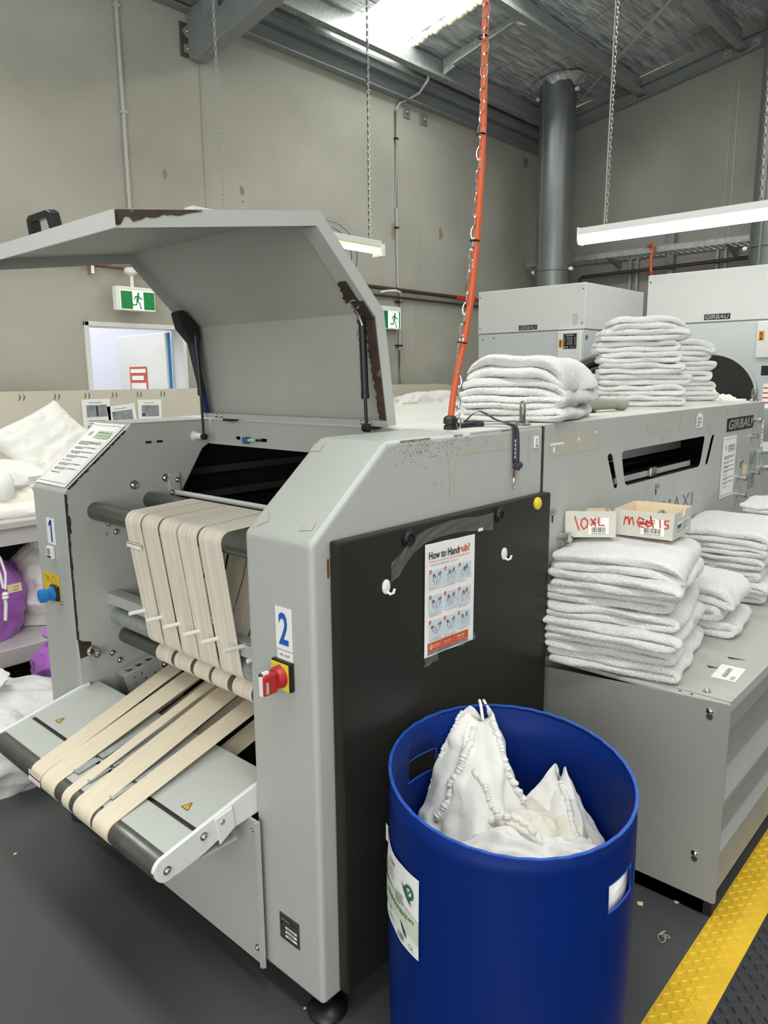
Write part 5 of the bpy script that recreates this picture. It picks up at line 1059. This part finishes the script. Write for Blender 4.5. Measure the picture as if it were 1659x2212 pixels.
# ================================================================== floor mats
def mats():
    Y1 = -.584; Y2 = -.712; X0, X1 = -.6, 3.6
    my = thing('floor_mat', 'black diamond tread floor mat with a wide yellow border along the cabinet', 'mat', (1.5, -1.2, 0))
    ed = MB().prism([(Y1, 0.0), (Y1, .002), (Y1-.062, .011), (Y1-.070, .0125), (Y2, .0145), (Y2, 0)], 'x', X0, X1).build('yellow_border', 'mat_yellow', my)
    bk = MB().prism([(Y2, 0.0), (Y2, .0145), (-2.2, .0145), (-2.2, 0)], 'x', X0, X1).build('black_field', 'mat_black', my)
    def lozenge(mb, x, y, z, ang, L, W_, H_, sl=0):
        c, s = math.cos(ang), math.sin(ang)
        def P(u, v, h): xx = x+u*c-v*s; yy = y+u*s+v*c; return (xx, yy, z+(-(yy-y))*sl*0+h)
        a = [mb.bm.verts.new(P(*q)) for q in ((-L, 0, 0), (-L*.5, -W_, 0), (L*.5, -W_, 0), (L, 0, 0), (L*.5, W_, 0), (-L*.5, W_, 0))]; b = [mb.bm.verts.new(P(*q)) for q in ((-L*.6, 0, H_), (L*.6, 0, H_))]
        for f in ((a[0], a[1], b[0]), (a[1], a[2], b[1], b[0]), (a[2], a[3], b[1]), (a[3], a[4], b[1]), (a[4], a[5], b[0], b[1]), (a[5], a[0], b[0])): mb.bm.faces.new(f)
    zf = lambda y: (.002+(Y1-y)/.062*.009) if y > Y1-.062 else .0118
    mb = MB(); p = .0235; i = 0
    for a in range(int((3.0-.35)/p)):
        for b in range(6):
            x = .35+a*p; y = Y1-.013-b*.0205; 
            if y < Y2+.008: continue
            lozenge(mb, x, y, zf(y), math.radians(45 if (a+b) % 2 else -45), .0115, .0032, .0028)
    mb.build('raised_tread', 'mat_yellow', ed)
    mb = MB()
    for a in range(int((2.2-.4)/p)):
        for b in range(14): x = .4+a*p; y = Y2-.014-b*p; lozenge(mb, x, y, .0144, math.radians(45 if (a+b) % 2 else -45), .0115, .0034, .0032)
    mb.build('raised_tread', 'mat_black', bk)
    fm = thing('floor_mat', 'black honeycomb rubber mat on the floor below the sorting table', 'mat', (-.2, 2.9, 0)); mb = MB().box(-1.5, 1.6, 2.35, 3.4, 0, .012)
    for a in range(60):
        for b in range(14): mb.ring((-.2+a*.03, 2.38+b*.05+(a % 2)*.025, .014), (0, 0, 1), .013, .004, 8, 4)
    mb.build('rubber_field', 'black_rubber', fm)
mats()
# debris on the floor
def crumb(x, y, s, lab, m='manila', seed=1):
    random.seed(seed); mb = MB().lathe((x, y, 0), (0, 0, 1), [(0, s*.8), (s*.25, s), (s*.4, s*.6)], 7); o = mb.build('floor_scrap', m)
    for v in o.data.vertices: v.co.x += random.uniform(-s, s)*.4; v.co.y += random.uniform(-s, s)*.3
    tag(o, lab, 'scrap', 'scraps on the floor')
crumb(.965, -.402, .009, 'pale paint flake on the floor beside the drum'); crumb(1.047, -.483, .007, 'pale paint flake on the dark floor just in front of the cabinet plinth', seed=2); crumb(-.227, 1.318, .006, 'pale flake on the floor at the left below the conveyor', seed=3); crumb(.014, .088, .004, 'tiny flake on the floor by the machine foot', seed=4); crumb(.642, -.597, .007, 'pale scrap lying on the yellow mat edge', seed=5)
mb = MB()
for (c, n_, r_) in (((.875, -.505, .012), (.3, .8, .5), .014), ((.858, -.512, .011), (-.5, .5, .7), .016), ((.872, -.518, .010), (.8, .2, .4), .012)): mb.ring(c, n_, r_, .0011, 20, 5, 1, .7)
tag(mb.build('wire_loop', 'tape_residue', smooth=True), 'small tangle of pale thin wire loops on the floor right of the drum', 'wire')
random.seed(9); P = [V3((-.262, .78, .45))]
for k in range(16): P.append(P[-1]+V3((random.uniform(-.006, .010), random.uniform(-.014, .006), random.uniform(-.012, .003))))
tag(MB().tube(P, .0007, 4).build('loose_thread', 'cord'), 'loose white thread hanging below the front roller', 'thread')

# ================================================================== orange cable with chain
oc = thing('orange_cable', 'thick orange power cable rising from a black gland to the ceiling', 'cable', (.642, .102, TOP))
zt_ = ZR(.02)-.03
cpts = [(.642, .102, 1.50), (.647, .097, 1.56), (.655, .086, 1.64), (.664, .073, 1.71), (.675, .058, 1.835), (.683, .048, 1.982), (.688, .041, 2.125), (.691, .038, 2.253), (.692, .036, 2.49), (.70, .03, 3.2), (.72, .02, 4.4), (.73, .02, zt_)]
MB().tube(cpts, .0095, 14).build('cable', 'cable_orange', oc, smooth=True)
MB().lathe((.642, .102, TOP+.003), (0, 0, 1), [(0, .020), (.012, .020), (.013, .016), (.016, .016), (.017, .021), (.032, .021), (.038, .015), (.040, .010)], 8).build('cable_gland', 'black_plastic', oc)
for k in (3, 5, 7, 8): p = V3(cpts[k]); MB().ring(tuple(p+V3((-.004, .004, 0))), V3(cpts[k+1])-V3(cpts[k-1]), .0125, .0028, 18, 6).build('cable_tie', 'black_plastic', oc, smooth=True)
def linkchain(pts, link_, wire, nm, m):
    mb = MB(); P = [V3(p) for p in pts]; Ls = [(P[i+1]-P[i]).length for i in range(len(P)-1)]; T_ = sum(Ls); n = int(T_/(link_*.80))
    def at(s):
        d = s*T_
        for i, l_ in enumerate(Ls):
            if d <= l_ or i == len(Ls)-1: return P[i].lerp(P[i+1], min(1, d/l_)), (P[i+1]-P[i]).normalized()
            d -= l_
    for i in range(n):
        c, d = at((i+.5)/n); a = d.cross(V3((.62, .78, 0))).normalized(); b = d.cross(a).normalized(); ang = .5+i*1.35; u = a*math.cos(ang)+b*math.sin(ang); nn = d.cross(u); rows = []
        for k in range(14):
            t = 2*PI*k/14; o_ = (d*math.cos(t)*link_*.5+u*math.sin(t)*link_*.25); q = c+o_; e = o_.normalized(); rows.append([mb.bm.verts.new(q+e*wire*math.cos(2*PI*s/6)+nn*wire*math.sin(2*PI*s/6)) for s in range(6)])
        for k in range(14):
            for s in range(6): mb.bm.faces.new((rows[k][s], rows[(k+1) % 14][s], rows[(k+1) % 14][(s+1) % 6], rows[k][(s+1) % 6]))
    return mb.build(nm, m, smooth=True)
tag(linkchain([(.655, .083, 1.472), (.653, .086, 1.56), (.656, .083, 1.684), (.668, .066, 1.83), (.676, .056, 1.958), (.684, .046, 2.12), (.686, .030, 2.49), (.69, .02, 3.2), (.71, .01, 4.4), (.72, .01, zt_)], .036, .0021, 'support_chain', 'chrome'), 'shiny twisted link chain tied along the orange cable', 'chain')

# lanyard lying on the machine edge
la = thing('lanyard', 'dark grey woven lanyard draped over the machine edge by the lifting eye', 'lanyard', (.80, .02, TOP))
def ribbon(pts, wv, up, nm, m, th=.0012):
    P = [V3(p) for p in pts]; out = []
    for i in range(len(P)-1):
        for k in range(6): out.append(P[i].lerp(P[i+1], k/6))
    out.append(P[-1]); 
    for _ in range(5): out = [out[0]]+[(out[i-1]+out[i]*2+out[i+1])/4 for i in range(1, len(out)-1)]+[out[-1]]
    mb = MB(); U = V3(up).normalized()
    mb.grid(lambda i, j: out[i]+U*(wv*(j-.5))+V3((0, 0, .0006*math.sin(i*.5))), len(out), 2); return mb.build(nm, m, la, smooth=True, solid=th)
ribbon([(.815, -.004, 1.36), (.812, -.006, 1.40), (.812, -.006, 1.44), (.815, .0, 1.470), (.82, .03, 1.476), (.80, .09, 1.472), (.79, .14, 1.475)], .017, (1, .1, 0), 'strap', 'lanyard')
ribbon([(.838, -.004, 1.36), (.832, -.008, 1.40), (.830, -.007, 1.45), (.828, .0, 1.474), (.80, .05, 1.485), (.80, .11, 1.515), (.81, .15, 1.50), (.80, .17, 1.472)], .017, (1, .2, .1), 'strap', 'lanyard')
rects('strap_lettering', 'paper', [(.808, 1.375+.012*k, .813, 1.383+.012*k) for k in range(5)], frame((0, -.0095, 0), (1, 0, 0), (0, 0, 1)), la)
MB().box(.70, .765, .105, .135, TOP+.003, TOP+.018).build('strap_clip', 'black_plastic', la, bevel=.004)
MB().tube([(.80, .10, 1.474), (.76, .12, 1.476), (.74, .12, 1.478)], .010, 8).build('strap_fold', 'lanyard', la, smooth=True)
MB().lathe((.830, -.010, 1.352), (1, 0, .1), [(-.018, .004), (-.012, .010), (0, .008), (.010, .010), (.016, .005)], 12).tube([(.822, -.008, 1.36), (.838, -.016, 1.35), (.82, -.018, 1.342), (.80, -.010, 1.352)], .004, 8).build('knot', 'lanyard', la, smooth=True)
MB().tube([(.812, -.008, 1.345), (.808, -.010, 1.33), (.806, -.010, 1.318)], .0035, 8).build('cord_loop', 'rust', la, smooth=True)
MB().ring((.806, -.010, 1.296), (.3, -1, 0), .007, .0016, 18, 6, .8, 1.5).lathe((.807, -.010, 1.306), (0, 0, 1), [(0, .004), (.012, .003)], 8).build('hook_clip', 'bright_metal', la, smooth=True)
# hose nozzle on top
nz = thing('hose_coupling', 'greenish grey plastic hose elbow lying between the towel stacks', 'hose fitting', (1.72, .2, TOP+.004))
MB().tube([(1.60, .26, 1.50), (1.70, .235, 1.50), (1.80, .215, 1.498), (1.93, .19, 1.494)], [.045, .038, .024, .021], 18).build('elbow', 'green_hose', nz, smooth=True)
MB().lathe((1.94, .188, 1.494), (1, -.2, -.03), [(-.03, .020), (-.02, .026), (.02, .027), (.02, .020), (-.01, .016)], 20).build('outlet', 'green_hose', nz, smooth=True)
MB().lathe((1.70, .235, TOP+.003), (0, 0, 1), [(0, .05), (.006, .05), (.008, .034), (.04, .034)], 22).build('base_flange', 'black_rubber', nz, smooth=True)
# linen heap at the far end of the machine top
def blob(name, c, r, seed, m, label=None, cat=None, group=None, amp=.12, sc_=3.0, ridges=.10, flat=.6, n=56, parent=None, rot=0, sharp=2.0, solid=0):
    c = V3(c); mb = MB()
    def f(i, j):
        a = 2*PI*i/n; b = -PI/2+PI*j/(n//2-1); d = V3((math.cos(b)*math.cos(a), math.cos(b)*math.sin(a), math.sin(b)))
        e = 2/sharp; sx = math.copysign(abs(d.x)**e, d.x); sy = math.copysign(abs(d.y)**e, d.y); sz = math.copysign(abs(d.z)**e, d.z)
        k = 1+amp*fbm(d*1.0+V3((seed, seed*.7, 0)), 1.6, 4)+ridges*(ridge(d+V3((seed*1.3, 0, seed)), sc_, 3)-1)*.5
        q = V3((sx*r[0], sy*r[1], sz*r[2]))*k
        if q.z < -r[2]*flat: q.z = -r[2]*flat
        cr, sr = math.cos(math.radians(rot)), math.sin(math.radians(rot)); return c+V3((q.x*cr-q.y*sr, q.x*sr+q.y*cr, q.z))
    mb.grid(f, n, n//2, True); bmesh.ops.remove_doubles(mb.bm, verts=mb.bm.verts, dist=.0005); o = mb.build(name, m, parent, smooth=True)
    if label: tag(o, label, cat, group)
    return o
blob('linen_heap', (3.95, .72, 1.36), (.46, .26, .20), 31, 'cotton_cream', 'loose cream white linen hanging from the right dryer opening behind the towels', 'linen', ridges=.3, sc_=2.6)

# ================================================================== dryers
def dryer(y0, y1, lab, num, logo, panel):
    X = 4.6; t = thing('tumble_dryer', lab, 'dryer', (X, (y0+y1)/2, 0), 'tumble dryers'); Zt = 2.345; Zs = 1.978
    MB().box(X, X+1.12, y0, y1, Zs+.004, Zt).build('upper_cabinet', 'white_paint', t, bevel=.004)
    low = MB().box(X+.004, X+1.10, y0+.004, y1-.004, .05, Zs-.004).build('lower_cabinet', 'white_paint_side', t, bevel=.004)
    box('seam', 'ink_grey', X+.006, X+1.1, y0+.006, y1-.006, Zs-.006, Zs+.006, t)
    fr = frame((X-.001, 0, 0), (0, -1, 0), (0, 0, 1))
    bd = rects('maker_badge', 'ink_black', [(-logo[0], 1.995, -logo[1], 2.035)], fr, t, 0, .002)
    text('badge_lettering', 'GIRBAU', 'galvanised', frame((X-.0045, logo[0]-.008, 2.0), (0, -1, 0), (0, 0, 1)), logo[0]-logo[1]-.016, .030, bd, bold=.03, shear=.15)
    for (y, z) in ((y0+.02, Zt-.05), (y1-.02, Zt-.05), (y0+.02, Zs+.05), (y1-.02, Zs+.05), (y1-.05, Zs-.05), (y1-.17, Zs-.04), (y0+.22, Zs-.05)): box('rivet', 'ink_grey', X-.003, X+.001, y-.006, y+.006, z-.006, z+.006, t)
    return t, fr
d1, frd = dryer(1.746, 2.79, 'white tumble dryer on the left marked 1 with keypad and open round door', 1, (2.362, 2.182), 0)
rects('notice_sticker', 'paper', [(-1.862, 1.998, -1.792, 2.112)], frd, d1, .002); rects('sticker_text', 'ink_grey', word_lines(-1.853, -1.80, 2.10, .004, 9, .0115, .7, 3), frd, d1, .0035)
def ctrl(t, ya, yb, za, zb, num, full=True):
    cbx = MB().box(4.56, 4.6, yb, ya, za, zb).build('control_box', 'white_plastic', t, bevel=.006); f_ = frame((4.559, 0, 0), (0, -1, 0), (0, 0, 1))
    nl = rects('number_label', 'orange_label', [(-ya+.014, zb-.13, -ya+.05, zb-.065)], f_, cbx, .001); text('number', str(num), 'ink_black', frame((4.557, ya-.022, zb-.124), (0, -1, 0), (0, 0, 1)), .018 if num > 1 else .010, .05, nl, bold=.03)
    if full:
        kp = rects('keypad', 'ink_black', [(-1.907, 1.824, -1.789, 1.945)], f_, cbx, .001, .002); ks = []
        for r_ in range(4):
            for c_ in range(3): ks.append((-1.872+c_*.017, 1.905-r_*.016, -1.860+c_*.017, 1.916-r_*.016))
            for xx in (-1.900, -1.805): ks.append((xx, 1.903-r_*.016, xx+.010, 1.914-r_*.016))
        rects('keys', 'photo_grey', ks+[(-1.84, 1.832, -1.828, 1.843), (-1.815, 1.832, -1.803, 1.843), (-1.885, 1.925, -1.815, 1.937)], f_, kp, .0035); rects('stop_key', 'tape_join', [(-1.900, 1.832, -1.888, 1.843)], f_, kp, .0035); rects('start_key', 'pale_green', [(-1.875, 1.832, -1.863, 1.843)], f_, kp, .0035)
ctrl(d1, 1.962, 1.752, 1.70, 1.965, 1)
DCn = (4.30, 1.42, 1.42); DN = (-.8, -.6, 0)
dd = MB().ring(DCn, DN, .30, .045, 48, 12).ring(V3(DCn)+V3((-.03, -.015, 0)), DN, .24, .012, 40, 8).build('round_door', 'black_plastic', d1, smooth=True)
MB().lathe(DCn, DN, [(-.01, .25), (.0, .25), (.012, .20), (.016, .05)], 40).build('door_glass', 'glass_dark', dd, smooth=True)
MB().box(4.35, 4.62, 1.68, 1.742, 1.35, 1.5).build('door_hinge', 'steel_grey', d1, bevel=.01)
box('small_vent', 'ink_grey', 4.63, 4.67, 1.744, 1.747, 1.90, 1.93, d1)
d2, frd2 = dryer(.10, 1.233, 'white tumble dryer on the right marked 2 with dark drum opening and linen inside', 2, (.80, .62), 0)
ctrl(d2, .425, .20, 1.72, 1.965, 2, False)
ho = MB(); disc(ho, frd2, -.735, 1.42, .335, .004, 48); ho = ho.build('drum_opening', 'interior_dark', d2)
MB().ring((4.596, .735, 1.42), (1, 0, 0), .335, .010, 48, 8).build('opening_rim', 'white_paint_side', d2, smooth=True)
blob('linen_in_dryer', (4.50, .62, 1.30), (.12, .26, .16), 8, 'cotton', 'grey shaded linen bulging out of the right dryer drum opening', 'linen', ridges=.35, sc_=2.4)
bm_ = thing('black_cabinet', 'black equipment case with striped papers at the right photo edge', 'cabinet', (4.0, .0, 0))
MB().box(3.95, 4.3, -.25, .135, 0.9, 1.66).build('case', 'black_plastic', bm_, bevel=.01); MB().box(3.92, 4.0, .12, .20, 1.60, 1.66).build('bracket', 'black_plastic', bm_, bevel=.004)
rects('striped_papers', 'paper', [(-.19, 1.40, -.138, 1.55)], frame((3.96, 0, 0), (0, -1, 0), (0, 0, 1)), bm_, 0); rects('paper_stripes', 'ink_red', [(-.188, 1.43+.03*k, -.14, 1.438+.03*k) for k in range(4)], frame((3.96, 0, 0), (0, -1, 0), (0, 0, 1)), bm_, .002)

# ================================================================== sorting table on the left
tb = thing('sorting_table', 'long white laminate sorting table with cream splashback and lower shelf', 'table', (0, 3.4, 0))
TY0, TY1, TZ = 2.75, 4.24, .895
box('table_top', 'laminate', -2.4, 2.6, TY0, TY1, TZ-.035, TZ, tb, bevel=.004); box('apron', 'laminate', -2.4, 2.6, TY0+.02, TY0+.04, TZ-.125, TZ-.035, tb)
box('lower_shelf', 'laminate', -2.4, 2.6, TY0, TY1, .13, .225, tb, bevel=.006)
plate('splashback', 'cream_board', [(-2.4, .5), (6.45, .5), (6.45, 1.28)]+[(5.95+.5*math.cos(a)*1.0, 1.28+.24*math.sin(a)) for a in [PI/2*k/10 for k in range(1, 10)]]+[(5.9, 1.52), (-2.4, 1.545)], [], .02, frame((0, 4.27, 0), (1, 0, 0), (0, 0, 1)), tb)
for x in (-2.3, .9, 2.5): box('table_leg', 'interior_mid', x, x+.06, 3.9, 3.96, 0, TZ-.035, tb); 
for x in (-2.3, 2.5): box('table_leg', 'interior_mid', x, x+.06, 2.85, 2.91, 0, TZ-.035, tb)
box('shelf_back', 'interior_dark', -2.4, 2.6, 4.2, 4.24, .0, TZ-.04, tb)
for x in (1.12, 1.37, 1.60, 1.82, 2.03, 2.24):
    for d in (0, .03): strokes('hook_mark', 'scuff', [[(x+d, 1.51), (x+d+.004, 1.49), (x+d-.006, 1.472)]], .009, frame((0, 4.259, 0), (1, 0, 0), (0, 0, 1)), tb)
def notice(x0, z1, w_, h_, rot, lab, seed):
    fr = frame((x0, 4.256, z1-h_), (1, 0, 0), (0, 0, 1)) @ Matrix.Rotation(math.radians(rot), 4, 'Z'); t = thing('wall_notice', lab, 'notice', (x0, 4.256, z1-h_), 'notices on the splashback')
    rects('sheet', 'paper', [(0, 0, w_, h_)], fr, t, 0, .001); rects('photo', 'photo_grey', [(w_*.15, h_*.58, w_*.88, h_*.86), (w_*.15, h_*.1, w_*.88, h_*.38)], fr, t, .002); rects('photo_detail', 'interior_mid', [(w_*.48, h_*.60, w_*.56, h_*.84)] if seed == 1 else [(w_*.15, h_*.60, w_*.3, h_*.66)], fr, t, .003)
    rects('caption_text', 'ink_grey', word_lines(w_*.2, w_*.8, h_*.48, .006, 2, .02, .6, seed)+word_lines(w_*.25, w_*.7, h_*.91, .005, 1, .02, 1, seed+4), fr, t, .002)
notice(1.565, 1.465, .225, .32, 0, 'left notice with two photos pinned on the splashback', 1); notice(1.79, 1.405, .235, .32, 5, 'tilted middle notice with a photo on the splashback', 2); notice(2.02, 1.45, .21, .32, -1, 'right notice with photos on the splashback beside the machine', 3)
# pillow and linen on the table
def pillow(c, ex, ey, T_, seed, name, m, label, cat, group=None, nrm=None):
    c = V3(c); ex = V3(ex); ey = V3(ey); nz_ = ex.cross(ey).normalized(); mb = MB(); n = 40
    for side in (1, -1):
        def f(i, j):
            u = -1+2*i/(n-1); v = -1+2*j/(n-1); e = (1-u**4)*(1-v**4); pin = 1-.10*(1-abs(u)**2)*abs(v)**3; pin2 = 1-.10*(1-abs(v)**2)*abs(u)**3
            h = T_*(max(0, e)**.42)*(1+.22*fbm((u*1.3+seed, v*1.3, side), 1.2, 4)); q = c+ex*u*pin2+ey*v*pin+nz_*side*h
            q += nz_*side*T_*.10*ridge((u*1.1+seed, v*1.1, 0), 2.2, 3)*max(0, e)**.3; return q
        mb.grid(f, n, n)
    bmesh.ops.remove_doubles(mb.bm, verts=mb.bm.verts, dist=.004); o = mb.build(name, m, smooth=True); tag(o, label, cat, group); return o
pillow((.93, 3.45, 1.235), (.25, .06, .10), (-.11, .10, .15), .075, 4, 'pillow', 'cotton', 'large white pillow leaning on linen at the left of the sorting table', 'pillow')
lg = 'linen on the sorting table'
blob('linen_heap', (.55, 3.35, 1.00), (.42, .34, .15), 3, 'cotton', 'wide crumpled white linen heap under the pillow', 'linen', lg, ridges=.35, sc_=2.6)
blob('linen_heap', (1.02, 3.25, .99), (.30, .28, .14), 12, 'cotton_cream', 'cream linen heap beside the machine column under the pillow', 'linen', lg, ridges=.4, sc_=2.8)
pillow((.44, 3.02, .935), (.26, -.02, .0), (.02, .20, .02), .035, 14, 'folded_linen', 'cotton', 'flat quilted white linen at the front edge of the sorting table', 'linen', lg)
pillow((.60, 3.1, .975), (.20, -.03, -.01), (.02, .16, .02), .030, 17, 'folded_linen', 'cotton_cream', 'second flat linen lying on the quilted one near the machine', 'linen', lg)
MB_ = MB(); MB_.grid(lambda i, j: (.28+.24*j/20, 3.02+(.020+.0032*i*.5)*math.cos(i*.42)+.01*math.sin(j*.7), 1.045+(.020+.0032*i*.5)*math.sin(i*.42)), 44, 21); tag(MB_.build('rolled_linen', 'cotton', smooth=True, solid=.004), 'small rolled white cloth lying at the left photo edge on the table', 'linen', lg)
blob('linen_heap', (.30, 3.25, 1.13), (.12, .12, .06), 5, 'cotton', 'small bunched white cloth on top of the heap at the left photo edge', 'linen', lg, ridges=.3)
for k, (x, y, lb_) in enumerate(((3.5, 3.7, 'white linen mound on the bench behind the raised lid, left one'), (5.15, 3.7, 'white linen mound on the bench behind the machine, nearest the orange cable'))): blob('linen_heap', (x, y, 1.27), (.68, .38, .18), 40+k, 'cotton', lb_, 'linen', 'linen behind the machine', ridges=.3)
bn = thing('rear_bench', 'white bench top behind the machine carrying linen mounds', 'table', (4.4, 3.7, 0)); box('bench_top', 'laminate', 2.8, 6.2, 3.2, 4.2, 1.10, 1.16, bn, bevel=.006)
for x in (2.9, 6.0): box('bench_leg', 'interior_mid', x, x+.08, 3.25, 3.33, 0, 1.10, bn); box('bench_leg', 'interior_mid', x, x+.08, 4.05, 4.13, 0, 1.10, bn)
# bags below and beside the table
def sack(c, r, seed, m, label, cat, cinch, group=None, rot=0, neck=.5, name='laundry_sack'):
    t = thing(name, label, cat, (c[0], c[1], c[2]-r[2]*.9), group); c = V3(c); n = 96; mb = MB(); R_ = random.Random(seed); nk = 56
    def f(i, j):
        a = 2*PI*i/n; s = j/(nk-1)
        if s < .72: q_ = s/.72; w_ = (1-abs(2*q_-.85)**2.6*.9)**.5 if abs(2*q_-.85) < 1 else max(cinch, (1-(q_-.925)/.075)*.32); z = -r[2]+2*r[2]*q_*.88
        else:
            q_ = (s-.72)/.28; z = r[2]*(.76+.24*q_); w_ = cinch*(1+1.1*math.sin(min(q_, .9)*PI*.55)) if q_ < .85 else cinch*2*max(0.02, (1-(q_-.85)/.15))
            if q_ > .85: z -= r[2]*.10*(q_-.85)/.15
        w_ = max(w_, .02); fold = .05*math.sin(7*a+seed+3*s)*(.3+s)+.05*math.sin(13*a-seed)*s*s
        d = V3((r[0]*w_*(1+fold)*math.cos(a), r[1]*w_*(1+fold)*math.sin(a), z)); wr = ridge(d*(1/r[0])*.55+V3((seed, 0, 0)), 2.2, 3)-1
        d.x *= 1+.09*wr; d.y *= 1+.09*wr; d += V3((.03*fbm(d*5+V3((seed, 0, 0)), 1, 3), .03*fbm(d*5+V3((0, seed, 0)), 1, 3), .03*fbm(d*4+V3((seed, 0, 0)), 1, 3)))*min(1, r[0]*4)
        if s < .04 or d.z < -r[2]: d.z = -r[2]
        return c+d
    mb.grid(f, n, nk, True); mb.build('sack_body', m, t, smooth=True, solid=.003); return t
pb_ = sack((.30, 3.08, .515), (.27, .24, .285), 6, 'purple_cloth', 'purple drawstring laundry sack with a tag on the lower shelf', 'laundry sack', .25, 'laundry sacks under the table')
MB().tube([(.31, 2.86, .77), (.335, 2.815, .70), (.345, 2.79, .62), (.35, 2.78, .55)], .007, 8).tube([(.34, 2.86, .77), (.365, 2.82, .70), (.375, 2.80, .62), (.36, 2.78, .54)], .007, 8).tube([(.352, 2.775, .53), (.350, 2.77, .46), (.34, 2.77, .38)], .009, 8).lathe((.352, 2.77, .51), (0, 0, 1), [(-.02, .010), (-.01, .018), (.0, .014), (.01, .018), (.02, .010)], 12).build('drawstring', 'cord', pb_, smooth=True)
rects('paper_tag', 'manila', [(0, 0, .075, .045)], frame((.365, 2.765, .52), (1, .1, 0), (-.03, 0, 1)), pb_, 0, .001); rects('tag_text', 'ink_grey', [(.03, .028, .06, .031), (.025, .012, .055, .015)], frame((.365, 2.763, .52), (1, .1, 0), (-.03, 0, 1)), pb_, .001)
sack((.70, 3.12, .50), (.20, .24, .27), 16, 'cotton', 'white laundry sack beside the purple one on the lower shelf', 'laundry sack', .3, 'laundry sacks under the table')
sack((.50, 2.52, .17), (.13, .16, .17), 26, 'purple_cloth', 'purple laundry sack on the floor half hidden by the machine column', 'laundry sack', .3, 'laundry sacks under the table')
sack((-.06, 1.96, .21), (.36, .36, .21), 36, 'plastic_film', 'big tied translucent white plastic bag of linen on the floor, left', 'plastic bag', .13, None, name='plastic_bag')
